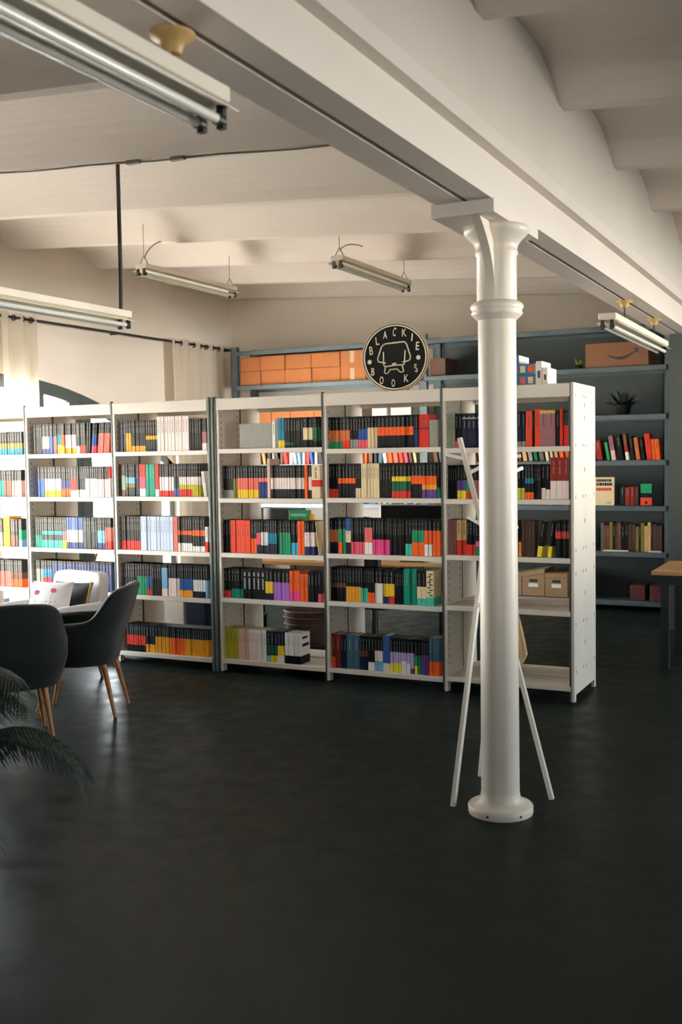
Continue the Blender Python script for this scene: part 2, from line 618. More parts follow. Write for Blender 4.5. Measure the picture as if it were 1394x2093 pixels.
b.lathe([(0.0915, 2.37), (0.091, 2.58), (0.098, 2.59), (0.098, 2.60), (0.093, 2.606), (0.099, 2.63), (0.114, 2.65), (0.136, 2.672), (0.148, 2.686), (0.148, 2.704), (0.14, 2.712)], COLP, 48)
b.build('capital', c)
for s in (-1, 1):                                 # curved bracket fins under the beam, fore and aft
    rb = MB()
    n = 14
    P = []
    for i in range(n + 1):
        t = i / n
        P.append((s * (0.088 + 0.20 * t ** 2.4), 2.385 + 0.325 * t))
    th = 0.019
    for (y0, z0), (y1, z1) in zip(P, P[1:]):
        rb.face([(-th, y0, z0), (th, y0, z0), (th, y1, z1), (-th, y1, z1)], COLP)
        for x in (-th, th):
            rb.face([(x, y0, z0), (x, y1, z1), (x, s * 0.06, z1), (x, s * 0.06, z0)], COLP)
    rb.build('bracket_fin', c)

# ------------------------------------------------------------------ shelving row
YF, YM0, YM1, YB = 6.878, 7.185, 7.215, 7.50
BAYS = {1: (-7.40, -6.465), 2: (-6.465, -5.525), 3: (-5.525, -4.585), 4: (-4.515, -3.575), 5: (-3.575, -2.64), 6: (-2.64, -1.706)}
LEVELS = {1: [1.737, 1.37, 0.935, 0.578, 0.10], 2: [1.737, 1.37, 0.935, 0.578, 0.10], 3: [1.743, 1.378, 0.94, 0.572, 0.10],
          4: [1.75, 1.368, 0.942, 0.588, 0.106], 5: [1.735, 1.374, 0.962, 0.607, 0.106], 6: [1.725, 1.37, 0.978, 0.622, 0.118]}
UNIT = {1: 'white metal shelving unit cut off by the frame, next to the window wall',
        2: 'white metal shelving unit standing behind the white armchair',
        3: 'white metal shelving unit behind the grey chair, ending in a grey-green post',
        4: 'white metal shelving unit between the grey-green post and the unit under the sign',
        5: 'white metal shelving unit with the round black sign on top',
        6: 'white metal shelving unit with bare lower shelves behind the column, end of row'}
HT = 2.145


def panel(x0, x1, y0, y1):
    m = MB()
    m.box(x0, x1, y0, y1, 0.055, HT, SHELFW, bev=0.0015)
    return m


def legs(m, x0, x1, ys):
    for a, b in ys:
        m.box(x0, x1, a, b, 0.0, 0.056, SHELFW)
    return m


def slots(x, ys, z0, z1, step, side):
    m = MB()
    z = z0
    while z < z1:
        for y in ys:
            m.box(x, x + side * 0.0012, y - 0.0035, y + 0.0035, z, z + 0.016, SLOT)
        z += step
    return m


for i in range(1, 7):
    x0, x1 = BAYS[i]
    u = thing('shelving_unit', UNIT[i], 'shelving unit', (0, 0, 0), group='white shelving units in one row')
    s = MB(); s.box(x0, x0 + 0.011, YF - 0.004, YF + 0.02, 0.02, HT + 0.012, SEAM); s.build('seam_strip', u)
    a, b = x0 + 0.011, x0 + 0.036
    m = panel(a, b, YF, YM0); legs(m, a, b, [(YF, YF + 0.05)]); m.build('side_panel', u)
    m = panel(a, b, YM1, YB); legs(m, a, b, [(YB - 0.05, YB)]); m.build('side_panel', u)
    m = MB(); m.box(a + 0.004, b - 0.004, YM0, YM1, 0.06, HT - 0.01, POSTG); m.build('middle_strip', u)
    o = slots(b, (YF + 0.035, YF + 0.27), 0.2, 2.05, 0.05, 1).build('slot', u, kind='stuff')
    if i == 6:
        m = panel(x1 - 0.022, x1, YF, YB)
        legs(m, x1 - 0.022, x1, [(YF, YF + 0.045), (YB - 0.045, YB)])
        m.build('end_panel', u)
        rnd = random.Random(5)
        g = MB()
        for z in (0.20, 0.52, 0.86, 1.02, 1.375, 1.72, 2.05):
            for y in (YF + 0.05, YF + 0.25, YF + 0.33, YF + 0.57):
                g.box(x1, x1 + 0.001, y - 0.004, y + 0.004, z, z + 0.02, SLOT)
        for z in (0.36, 0.7, 1.2, 1.55, 1.9, 1.99):
            y = YF + 0.30
            g.box(x1, x1 + 0.001, y - 0.005, y + 0.005, z, z + 0.03, SLOT)
        g.build('slot', u, kind='stuff')
        s = MB(); s.box(x1 - 0.034, x1 - 0.022, YF - 0.002, YF + 0.02, 0.02, HT, SEAM); s.build('seam_strip', u)
        f = MB(); f.box(x1 - 0.03, x1 + 0.004, YF - 0.008, YF + 0.05, 0.0, 0.014, DARKM); f.build('foot', u)
    f = MB(); f.box(x0 + 0.006, x0 + 0.044, YF - 0.006, YF + 0.055, 0.0, 0.012, DARKM); f.build('foot', u)
    xe = x1 - 0.023 if i == 6 else x1
    for z in LEVELS[i]:
        m = MB()
        m.box(b, xe - 0.001, YF + 0.004, YB, z - 0.012, z, SHELFW)
        m.box(b - 0.012, xe - 0.001, YF - 0.003, YF + 0.006, z - 0.034, z + 0.001, SHELFW, bev=0.002)
        m.box(b, xe - 0.001, YB - 0.012, YB, z - 0.034, z + 0.001, SHELFW)
        m.box(b, xe - 0.001, YM0 + 0.002, YM1 - 0.006, z, z + 0.012, SHELFW)
        m.build('shelf', u)
    m = MB()
    m.box(b - 0.02, xe - 0.001, YF - 0.003, YF + 0.014, 2.052, HT - 0.004, SHELFW, bev=0.003)
    m.box(b - 0.02, xe - 0.001, YF + 0.014, YB, HT - 0.02, HT - 0.006, SHELFW)
    m.box(b - 0.02, xe - 0.001, YB - 0.014, YB, 2.052, HT - 0.004, SHELFW)
    m.build('canopy', u)
    if i == 3:                                   # the thicker double post that closes this run
        for k, xx in enumerate((-4.583, -4.549)):
            p = MB(); p.box(xx, xx + 0.026, YF - 0.008, YF + 0.05, 0.0, HT + 0.012, POSTG, bev=0.006); p.build('end_post', u)
        p = MB(); p.box(-4.583, -4.56, YF + 0.05, YB, 0.05, HT, SHELFW); p.build('side_panel', u)
# ------------------------------------------------------------------ books
PAL = dict(k=(11, 15, 16), dgk=(16, 36, 36), nv=(20, 26, 46), nb=(34, 50, 100), bl=(46, 84, 150), bl2=(60, 116, 172), lb=(124, 178, 214),
           tl=(34, 120, 146), tg=(20, 136, 112), gn=(34, 140, 96), dg=(28, 88, 62), aq=(72, 188, 164), aq2=(150, 204, 192), lime=(196, 206, 84),
           lm=(178, 174, 50), ol=(122, 112, 56), y=(232, 196, 46), ye=(236, 220, 60), oy=(228, 160, 44), oy2=(222, 146, 40), rust=(196, 110, 66),
           rd=(206, 56, 46), rd2=(222, 76, 52), dr=(134, 44, 36), dr2=(170, 62, 46), sal=(226, 112, 96), pk=(232, 92, 112), pk2=(232, 130, 160),
           mg=(234, 78, 146), pu=(172, 112, 200), dp=(96, 66, 136), lav=(192, 168, 212), pw=(238, 220, 214), w=(240, 238, 232), cr=(228, 208, 166),
           gr=(146, 146, 140), gr2=(196, 192, 184), sg=(150, 162, 142), tan=(204, 168, 112), br=(98, 62, 48), br2=(70, 50, 42), mv=(150, 104, 108),
           mv2=(92, 56, 60), pb=(226, 184, 166), sl=(62, 98, 114), gd=(214, 172, 84), sb=(98, 118, 172), cy=(60, 176, 214), pbl=(196, 210, 232), kt=(11, 15, 16),
           gs=(84, 88, 80), tx=(54, 60, 58))
PAL['or'] = (238, 98, 40); PAL['or2'] = (240, 146, 70)
CNAME = dict(k='black', kt='black', dgk='dark green', nv='navy', nb='dark blue', bl='blue', bl2='blue', lb='pale blue', tl='teal', tg='sea green', gn='green',
             dg='dark green', aq='aqua', aq2='pale aqua', lime='lime', lm='olive yellow', ol='olive', y='yellow', ye='yellow', oy='golden', oy2='golden',
             rust='rust', rd='red', rd2='bright red', dr='dark red', dr2='brick red', sal='salmon', pk='pink', pk2='pink', mg='magenta', pu='lilac', dp='purple',
             lav='lavender', pw='blush white', w='white', cr='cream', gr='grey', gr2='light grey', sg='sage grey', tan='tan', br='brown', br2='dark brown',
             mv='mauve', mv2='plum', pb='pale pink', sl='slate blue', gd='gold', sb='slate blue', cy='cyan', pbl='icy blue', or2='light orange', tx='dim grey', gs='grey green')
CNAME['or'] = 'orange'


def bmat(c):
    return mat('book_' + CNAME[c].replace(' ', '_') + '_' + c, PAL[c], 0.5, var=0.06, scale=30, spec=0.16)


def bands(style):
    out, top = [], 1.0
    parts = style.split(',')
    for p in parts:
        c = p.rstrip('.0123456789') if '.' in p else p
        f = p[p.index('.'):] if '.' in p else ''
        if not f:
            c = p
        frac = float(f) if f else 1.0
        out.append([c, max(0.0, top - frac), top]); top -= frac
    out[-1][1] = 0.0
    return out


def book_meshes(w, h, d, style, seed):
    """Cover (spine and boards, in bands of printed colour) and page block; spine at y = 0, standing on z = 0."""
    rnd = random.Random(seed)
    m = MB()
    t, q = 0.0028, min(0.0022, w * 0.2)
    bs = bands(style)
    for c, f0, f1 in bs:
        mt = bmat(c)
        z0, z1 = h * f0, h * f1
        ring = [(0, d), (0, q), (q, 0), (w - q, 0), (w, q), (w, d)]
        for (xa, ya), (xb, yb) in zip(ring, ring[1:]):
            m.face([(xa, ya, z0), (xb, yb, z0), (xb, yb, z1), (xa, ya, z1)], mt)
        for xa, xb in ((0, t), (w - t, w)):
            m.face([(xa, d, z0), (xb, d, z0), (xb, d, z1), (xa, d, z1)], mt)
    for z, k in ((h, 0), (0, -1)):
        mt = bmat(bs[k][0])
        m.face([(0, d, z), (0, q, z), (q, 0, z), (t + q, t, z), (t, d, z)], mt)
        m.face([(w, d, z), (w, q, z), (w - q, 0, z), (w - t - q, t, z), (w - t, d, z)], mt)
        m.face([(q, 0, z), (w - q, 0, z), (w - t - q, t, z), (t + q, t, z)], mt)
    # worn print on the spine: an author line high up and a title line below, too small to read
    c0 = bs[0][0]
    tc = bmat('gr2' if c0 == 'kt' else 'gr') if c0 in ('k', 'kt', 'nv', 'dgk', 'dr', 'nb', 'sl', 'tg', 'gn', 'dg', 'mv2', 'br') else bmat('gs')
    if c0 not in ('gr',):
        zt = h * (0.94 if len(bs) > 1 else 0.9)
        wd = w * (0.34 if c0 == 'kt' else 0.16)
        lines = [(0.02, 0.12), (0.16, 0.34)] if c0 != 'kt' else [(0.0, 0.12), (0.2, 0.56)]
        for l0, l1 in lines:
            z = zt - h * l0
            while z > zt - h * l1:
                s_ = 0.003 + rnd.random() * 0.008
                m.face([(w / 2 - wd / 2, -0.0004, z - s_), (w / 2 + wd / 2, -0.0004, z - s_), (w / 2 + wd / 2, -0.0004, z), (w / 2 - wd / 2, -0.0004, z)], tc)
                z -= s_ + 0.0025
    p = MB()
    p.box(t, w - t, t, d - 0.003, 0.003, h - 0.003, PAGE)
    return m, p


DATA = '''
4 1 -4.306 -4.018 1 gr 0.190 0 0.02 1
4 1 -4.018 -3.988 1 w 0.205 0 0.15 1
4 1 -3.988 -3.963 1 gr 0.225 0 0.15 0
4 1 -3.963 -3.908 2 tl.75,y.25 0.225 0 0.15 1
4 1 -3.908 -3.832 3 k.82,dg.1,k.08 0.225 0 0.15 0
4 1 -3.832 -3.748 4 k 0.225 0 0.15 0
4 1 -3.748 -3.669 2 k.35,cr.4,k.25 0.225 0 0.15 1
4 1 -3.669 -3.611 3 k.35,dg.45,k.2 0.225 0 0.15 0
4 2 -4.464 -4.369 4 k.75,gr.25 0.250 0 0.15 0
4 2 -4.369 -4.329 2 k.4,ol.6 0.250 0 0.15 0
4 2 -4.329 -4.144 8 k.38,sal.36,y.26 0.250 0 0.15 0
4 2 -4.144 -4.066 3 k.38,sal.12,nb.5 0.250 0 0.15 1
4 2 -4.066 -4.040 1 pb 0.300 0 0.15 1
4 2 -4.036 -3.747 12 k.38,pw.34,k.28 0.250 0 0.15 0
4 2 -3.743 -3.718 1 or 0.250 0 0.15 1
4 2 -3.714 -3.685 1 k.35,pw.4,k.25 0.250 0 0.15 1
4 2 -3.685 -3.611 1 cr.45,rd.2,cr.35 0.250 0 0.15 1
4 3 -4.470 -4.407 3 k 0.255 0 0.15 0
4 3 -4.407 -4.224 4 rd2 0.255 0 0.15 1
4 3 -4.224 -4.171 2 k.3,nv.25,or.45 0.255 0 0.15 1
4 3 -4.171 -4.132 2 k.38,pk.35,nv.27 0.255 0 0.15 0
4 3 -4.132 -4.071 3 k.35,w.4,nv.25 0.255 0 0.15 0
4 3 -4.071 -3.989 4 k.38,tl.32,nv.3 0.255 0 0.15 0
4 3 -3.989 -3.967 1 k 0.255 0 0.15 0
4 3 -3.967 -3.869 4 k.35,gn.65 0.255 0 0.15 1
4 3 -3.869 -3.810 3 k.65,cy.35 0.255 0 0.15 0
4 3 -3.810 -3.751 2 or 0.255 0 0.15 1
4 3 -3.751 -3.668 4 k.33,pw.42,nb.25 0.255 0 0.15 0
4 3 -3.659 -3.618 2 cr 0.255 -6 0.15 0
4 4 -4.470 -4.411 2 k.75,rd.25 0.228 0 0.15 1
4 4 -4.411 -4.303 4 k.68,tg.32 0.228 0 0.15 0
4 4 -4.303 -4.100 5 kt 0.228 0 0.15 1
4 4 -4.100 -4.031 2 k.38,y.4,nv.22 0.228 0 0.15 1
4 4 -4.031 -3.889 4 k.4,pu.6 0.228 0 0.15 1
4 4 -3.889 -3.796 3 or.66,mg.34 0.228 0 0.15 1
4 4 -3.796 -3.729 2 or 0.210 0 0.15 1
4 4 -3.729 -3.650 3 k 0.228 0 0.15 1
4 4 -3.646 -3.621 1 k.72,pk.28 0.228 0 0.15 1
4 5 -4.482 -4.359 3 lm 0.240 0 0.15 1
4 5 -4.359 -4.261 3 pb 0.240 0 0.15 1
4 5 -4.261 -4.177 4 pw 0.240 0 0.15 0
4 5 -4.177 -4.102 3 w 0.240 0 0.15 0
4 5 -4.102 -4.063 1 nv.45,dg.35,lb.2 0.240 0 0.15 1
4 5 -4.063 -4.002 2 nv.45,dg.33,y.22 0.240 0 0.15 1
4 5 -4.002 -3.946 2 nv.45,y.3,w.25 0.240 0 0.15 1
4 5 -3.937 -3.856 3 w.74,k.26 0.235 0 0.15 1
4 5 -3.852 -3.801 2 w.74,k.26 0.235 0 0.15 1
5 1 -3.534 -3.421 4 k.42,rust.36,gn.22 0.232 0 0.15 1
5 1 -3.421 -3.357 2 k.42,rust.34,rd.24 0.232 0 0.15 1
5 1 -3.357 -3.290 3 k.72,gr2.28 0.232 0 0.15 0
5 1 -3.290 -3.215 3 k.4,bl.34,pk.26 0.232 0 0.15 1
5 1 -3.215 -3.141 3 k.36,cr.64 0.232 0 0.15 1
5 1 -3.141 -2.858 9 k.36,or.26,k.38 0.232 0 0.15 1
5 1 -2.858 -2.821 2 k.45,nb.55 0.232 0 0.15 0
5 1 -2.817 -2.739 1 rd.4,br.06,rd.54 0.232 0 0.15 1
5 1 -2.736 -2.669 1 gr 0.190 0 0.15 1
5 2 -3.537 -3.460 3 k.74,rd.26 0.250 0 0.15 1
5 2 -3.460 -3.320 5 k.42,or.16,k.42 0.250 0 0.15 1
5 2 -3.320 -3.280 2 k.72,cr.28 0.250 0 0.15 0
5 2 -3.276 -3.127 6 cr 0.250 0 0.15 1
5 2 -3.127 -3.034 4 k 0.250 0 0.15 1
5 2 -3.030 -2.882 5 k.38,y.14,dg.28,rd.2 0.250 0 0.15 1
5 2 -2.882 -2.796 3 k.36,or.24,k.4 0.250 0 0.15 1
5 2 -2.796 -2.684 4 k.37,or.25,oy.14,dp.24 0.250 0 0.15 1
5 2 -2.684 -2.666 1 k.7,tg.3 0.250 0 0.15 0
5 3 -3.536 -3.471 2 k.32,rust.36,nv.32 0.260 0 0.15 1
5 3 -3.467 -3.434 1 k.3,gn.37,or.33 0.260 0 0.15 1
5 3 -3.434 -3.406 1 k.3,gn.7 0.260 0 0.15 1
5 3 -3.406 -3.362 1 bl2.35,cr.33,k.32 0.260 0 0.15 1
5 3 -3.362 -3.251 5 k.66,pk.34 0.260 0 0.15 1
5 3 -3.251 -3.188 2 k.25,sal.42,w.33 0.260 0 0.15 1
5 3 -3.188 -3.052 6 k.58,mg.42 0.260 0 0.15 1
5 3 -3.052 -2.937 6 k 0.260 0 0.15 0
5 3 -2.933 -2.880 2 k.68,aq.32 0.260 0 0.15 1
5 3 -2.880 -2.782 4 k.3,gn.33,or.37 0.260 0 0.15 1
5 3 -2.782 -2.726 2 k.3,or.38,w.32 0.260 0 0.15 1
5 3 -2.722 -2.663 2 k.3,or.7 0.260 0 0.15 1
5 4 -3.538 -3.409 5 k.45,br.15,k.4 0.250 0 0.15 1
5 4 -3.409 -3.288 5 k.55,oy.45 0.250 0 0.15 1
5 4 -3.288 -3.233 3 k.58,aq2.42 0.250 0 0.15 0
5 4 -3.233 -3.178 3 k.7,or2.3 0.250 0 0.15 0
5 4 -3.178 -3.111 2 k.42,w.58 0.250 0 0.15 1
5 4 -3.111 -3.064 2 k.42,y.38,nb.2 0.250 0 0.15 1
5 4 -3.064 -3.018 1 k.42,y.36,rd.22 0.250 0 0.15 1
5 4 -3.018 -2.945 4 k 0.250 0 0.15 0
5 4 -2.945 -2.846 2 tg 0.260 0 0.15 1
5 4 -2.843 -2.771 2 k.46,cr.34,aq.2 0.250 0 0.15 1
5 4 -2.771 -2.712 1 cr.76,aq.24 0.250 0 0.15 1
5 5 -3.547 -3.506 1 dr.68,or.32 0.250 0 0.15 1
5 5 -3.506 -3.465 1 dr 0.250 0 0.15 1
5 5 -3.465 -3.412 2 nv 0.250 0 0.15 1
5 5 -3.412 -3.308 2 sl 0.250 0 0.15 1
5 5 -3.308 -3.236 3 k.42,br.18,nv.4 0.250 0 0.15 1
5 5 -3.236 -3.185 2 k.75,w.25 0.250 0 0.15 1
5 5 -3.185 -3.118 3 k.4,pw.3,lb.3 0.250 0 0.15 1
5 5 -3.118 -3.059 1 bl.76,pw.24 0.265 0 0.15 1
5 5 -3.059 -2.974 4 k.4,lav.32,ye.28 0.250 0 0.15 1
5 5 -2.974 -2.932 2 k.4,lav.25,w.35 0.250 0 0.15 1
5 5 -2.932 -2.905 1 k.4,lav.3,w.3 0.250 0 0.15 1
5 5 -2.905 -2.875 1 k.4,lav.45,dp.15 0.250 0 0.15 1
5 5 -2.867 -2.845 1 k.45,gn.3,ye.25 0.250 0 0.15 1
5 5 -2.845 -2.822 1 k.45,gn.55 0.250 0 0.15 1
5 5 -2.818 -2.762 3 k.42,dp.58 0.250 0 0.15 0
5 5 -2.758 -2.676 3 sl.62,or2.38 0.270 0 0.15 1
6 1 -2.614 -2.545 2 sg 0.238 0 0.15 1
6 1 -2.545 -2.495 2 k.8,pk.2 0.238 0 0.15 1
6 1 -2.491 -2.356 4 nv.12,gr.05,nv.83 0.238 0 0.15 1
6 1 -2.352 -2.102 7 nv.12,gr.05,nv.83 0.238 0 0.15 0
6 1 -2.099 -2.041 2 nv.85,gr2.15 0.238 0 0.15 1
6 1 -2.037 -1.993 1 rd2 0.238 0 0.15 1
6 1 -1.993 -1.980 1 k 0.238 0 0.15 0
6 1 -1.977 -1.940 1 rd2 0.250 0 0.15 1
6 1 -1.940 -1.836 2 gd.09,mv2.91 0.240 0 0.15 1
6 1 -1.833 -1.807 1 k 0.238 0 0.15 1
6 1 -1.807 -1.784 1 rd 0.245 0 0.15 1
6 1 -1.780 -1.721 3 k.42,rd.58 0.238 0 0.15 1
6 2 -2.604 -2.531 4 k 0.235 0 0.15 0
6 2 -2.531 -2.466 3 k.45,dp.3,ye.25 0.235 0 0.15 1
6 2 -2.466 -2.412 2 k.45,gn.35,rd.2 0.235 0 0.15 1
6 2 -2.412 -2.363 2 k.45,mv.55 0.235 0 0.15 1
6 2 -2.356 -2.105 10 k.4,tl.35,k.25 0.235 0 0.15 0
6 2 -2.098 -2.050 2 k.68,lime.32 0.235 0 0.15 1
6 2 -2.046 -1.985 3 k.4,tl.15,k.25,or.2 0.235 0 0.15 1
6 2 -1.985 -1.935 3 k 0.235 0 0.15 0
6 2 -1.935 -1.905 1 k.68,w.32 0.235 0 0.15 1
6 2 -1.905 -1.875 1 k.72,pw.28 0.235 0 0.15 1
6 2 -1.871 -1.729 3 dr2.56,pw.44 0.280 0 0.15 1
6 3 -2.615 -2.542 3 mv 0.245 0 0.15 1
6 3 -2.539 -2.466 2 tan.58,rd.42 0.245 0 0.15 1
6 3 -2.466 -2.402 3 k.7,rd.3 0.245 0 0.15 1
6 3 -2.402 -2.359 2 k.6,mg.15,gn.25 0.245 0 0.15 1
6 3 -2.352 -2.100 9 k.5,br.5 0.245 0 0.15 0
6 3 -2.094 -2.073 1 or2 0.100 0 0.15 0
6 3 -2.070 -1.978 4 br2 0.245 0 0.15 1
6 3 -1.967 -1.934 1 k.7,ye.3 0.245 8 0.15 1
6 3 -1.893 -1.867 1 k.7,ye.3 0.245 6 0.15 1
6 3 -1.867 -1.727 5 k.28,rd.2,k.52 0.245 0 0.15 1
3 1 -5.452 -5.397 2 nv 0.252 0 0.15 0
3 1 -5.397 -5.343 2 k.4,oy.6 0.252 0 0.15 0
3 1 -5.343 -5.200 7 k.82,oy.18 0.252 0 0.15 0
3 1 -5.200 -5.083 5 k.5,oy.12,k.38 0.252 0 0.15 0
3 1 -5.083 -4.775 9 pw 0.275 0 0.15 1
3 1 -4.775 -4.659 5 k 0.252 0 0.15 0
3 1 -4.659 -4.609 2 k.42,mv.36,w.22 0.252 0 0.15 0
3 2 -5.490 -5.449 2 br.45,dg.4,br.15 0.262 0 0.15 0
3 2 -5.449 -5.409 1 k.35,sg.45,br.2 0.262 0 0.15 1
3 2 -5.409 -5.315 4 k.4,lb.2,ol.12,dgk.28 0.262 0 0.15 0
3 2 -5.315 -5.275 2 nv 0.262 0 0.15 0
3 2 -5.275 -5.207 2 rd2.4,pk2.36,w.24 0.262 0 0.15 1
3 2 -5.207 -5.114 3 tg 0.262 0 0.15 1
3 2 -5.114 -5.075 1 rd2.78,w.22 0.262 0 0.15 1
3 2 -5.075 -4.932 6 k.4,pw.42,rd.18 0.262 0 0.15 0
3 2 -4.932 -4.880 2 k.75,bl.25 0.262 0 0.15 0
3 2 -4.880 -4.753 7 k.4,pw.24,lm.14,rd.22 0.262 0 0.15 0
3 2 -4.753 -4.679 4 k.4,pw.24,lm.36 0.262 0 0.15 0
3 2 -4.674 -4.619 2 w 0.200 -7 0.15 0
3 3 -5.463 -5.274 9 k.73,rd2.27 0.275 0 0.15 0
3 3 -5.274 -4.949 10 pbl 0.275 0 0.15 1
3 3 -4.949 -4.906 1 sal 0.275 0 0.15 1
3 3 -4.901 -4.769 6 k.4,or.12,k.24,w.24 0.275 0 0.15 0
3 3 -4.764 -4.648 5 k.38,or.16,k.3,w.16 0.275 0 0.15 0
3 3 -4.644 -4.616 1 w.6,rd.4 0.200 0 0.15 0
3 4 -5.465 -5.320 6 k 0.255 0 0.15 0
3 4 -5.320 -5.221 4 k.4,gn.6 0.255 0 0.15 0
3 4 -5.221 -5.172 2 k.4,bl2.4,rd.2 0.255 0 0.15 0
3 4 -5.172 -5.075 4 k 0.255 0 0.15 0
3 4 -5.075 -5.017 1 k.1,lb.66,pw.24 0.255 0 0.15 1
3 4 -5.007 -4.902 4 k.42,pw.58 0.255 0 0.15 0
3 4 -4.902 -4.774 6 k.42,bl.36,oy.22 0.255 0 0.15 0
3 4 -4.774 -4.653 5 k.44,w.36,nv.2 0.255 0 0.15 0
3 4 -4.649 -4.626 1 k.44,lb.56 0.255 0 0.15 0
3 5 -5.441 -5.246 8 k.4,rd.36,k.24 0.225 0 0.15 0
3 5 -5.246 -5.157 3 nv.7,oy.3 0.225 0 0.15 0
3 5 -5.153 -4.992 8 dgk.4,oy.6 0.225 0 0.15 0
3 5 -4.992 -4.868 6 dgk.4,or2.6 0.225 0 0.15 0
3 5 -4.868 -4.633 11 dgk.4,oy2.6 0.225 0 0.15 0
2 1 -6.382 -6.288 4 k 0.255 0 0.15 0
2 1 -6.288 -6.207 2 k.42,cr.4,nb.18 0.255 0 0.15 1
2 1 -6.207 -6.169 1 k.42,bl2.58 0.255 0 0.15 1
2 1 -6.169 -6.126 2 k.42,mv.58 0.255 0 0.15 0
2 1 -6.126 -6.083 2 k.35,tl.35,y.3 0.255 0 0.15 0
2 1 -6.083 -6.041 1 k.38,or.36,y.26 0.255 0 0.15 1
2 1 -6.041 -5.919 5 k.38,pw.44,oy.18 0.255 0 0.15 0
2 1 -5.919 -5.877 1 k.76,w.24 0.255 0 0.15 1
2 1 -5.877 -5.815 2 k.74,rd2.26 0.255 0 0.15 0
2 1 -5.815 -5.773 2 k 0.255 3 0.15 0
2 1 -5.773 -5.716 3 k.38,bl.38,pk.24 0.255 5 0.15 0
2 1 -5.716 -5.573 6 k.36,sal.64 0.255 5 0.15 0
2 2 -6.347 -6.276 3 k.4,bl.6 0.258 0 0.15 0
2 2 -6.276 -6.092 6 k.4,pw.38,y.22 0.258 0 0.15 0
2 2 -6.092 -5.996 4 k.45,nb.27,or2.28 0.258 0 0.15 0
2 2 -5.996 -5.922 2 k.4,rd2.38,w.22 0.258 0 0.15 1
2 2 -5.922 -5.833 4 k.76,w.24 0.258 0 0.15 0
2 2 -5.833 -5.719 5 k.4,w.6 0.258 0 0.15 0
2 2 -5.719 -5.591 6 k.42,pw.58 0.258 0 0.15 0
2 2 -5.591 -5.570 1 rd2.4,w.6 0.258 0 0.15 0
2 3 -6.391 -6.325 3 k.6,tg.4 0.262 0 0.15 0
2 3 -6.325 -6.097 10 k.45,aq2.12,k.18,aq.25 0.262 0 0.15 0
2 3 -6.097 -6.049 2 k.45,mv.3,y.25 0.262 0 0.15 0
2 3 -6.049 -5.874 7 sb.4,pw.4,nb.2 0.262 0 0.15 0
2 3 -5.874 -5.723 7 dgk 0.262 0 0.15 0
2 3 -5.723 -5.641 3 k.4,lb.4,nb.2 0.262 0 0.15 0
2 3 -5.641 -5.574 3 k.3,sal.45,rd.25 0.262 0 0.15 0
2 4 -6.400 -6.329 3 k.3,sg.7 0.245 0 0.15 0
2 4 -6.329 -6.224 4 k.3,tl.3,rd.2,tl.2 0.245 0 0.15 0
2 4 -6.224 -5.581 20 k.1,nb.9 0.245 0 0.15 0
1 1 -6.866 -6.514 12 k.5,ol.25,tl.25 0.200 0 0.15 0
1 2 -6.883 -6.745 5 k.4,tg.6 0.235 0 0.15 0
1 2 -6.745 -6.654 3 k.4,br.6 0.235 0 0.15 0
1 2 -6.648 -6.535 4 k.4,pb.6 0.235 0 0.15 0
1 3 -6.902 -6.774 4 k.5,gr.5 0.240 0 0.15 0
1 3 -6.769 -6.689 2 oy 0.260 0 0.15 1
1 3 -6.683 -6.598 3 k.6,br.4 0.240 0 0.15 0
1 3 -6.592 -6.547 2 k.4,gn.35,lb.25 0.240 0 0.15 0
1 4 -6.918 -6.687 9 k.42,sal.58 0.235 0 0.15 0
1 4 -6.687 -6.562 5 k.45,br.25,or2.3 0.235 0 0.15 0
'''
BAYNAME = {1: 'by window wall', 2: 'behind armchair', 3: 'behind grey chair', 4: 'beside grey-green post', 5: 'under round sign', 6: 'behind column'}
SHELFNAME = ['top', 'second', 'third', 'fourth', 'bottom']
ORD = ['first', 'second', 'third', 'fourth', 'fifth', 'sixth', 'seventh', 'eighth', 'ninth', 'tenth', 'eleventh', 'twelfth', 'thirteenth', 'fourteenth', 'fifteenth', 'sixteenth', 'seventeenth', 'eighteenth', 'nineteenth', 'twentieth']
NUM = ['', '', 'two', 'three', 'four', 'five', 'six', 'seven', 'eight', 'nine', 'ten', 'eleven', 'twelve', 'thirteen', 'fourteen', 'fifteen', 'sixteen', 'seventeen', 'eighteen', 'nineteen', 'twenty']
rows = []
for line in DATA.split('\n'):
    t = line.split()
    if len(t) == 10:
        rows.append((int(t[0]), int(t[1]), float(t[2]), float(t[3]), int(t[4]), t[5], float(t[6]), float(t[7]), float(t[8]), int(t[9])))


def colour_phrase(style):
    cs = []
    for c, f0, f1 in bands(style):
        if f1 - f0 > 0.05 and CNAME[c] not in cs:
            cs.append(CNAME[c])
    if len(cs) == 1:
        return 'all-' + cs[0].replace(' ', '-')
    return ' and '.join(cs[:2]) if len(cs) == 2 else '%s, %s and %s' % (cs[0], cs[1], cs[-1])


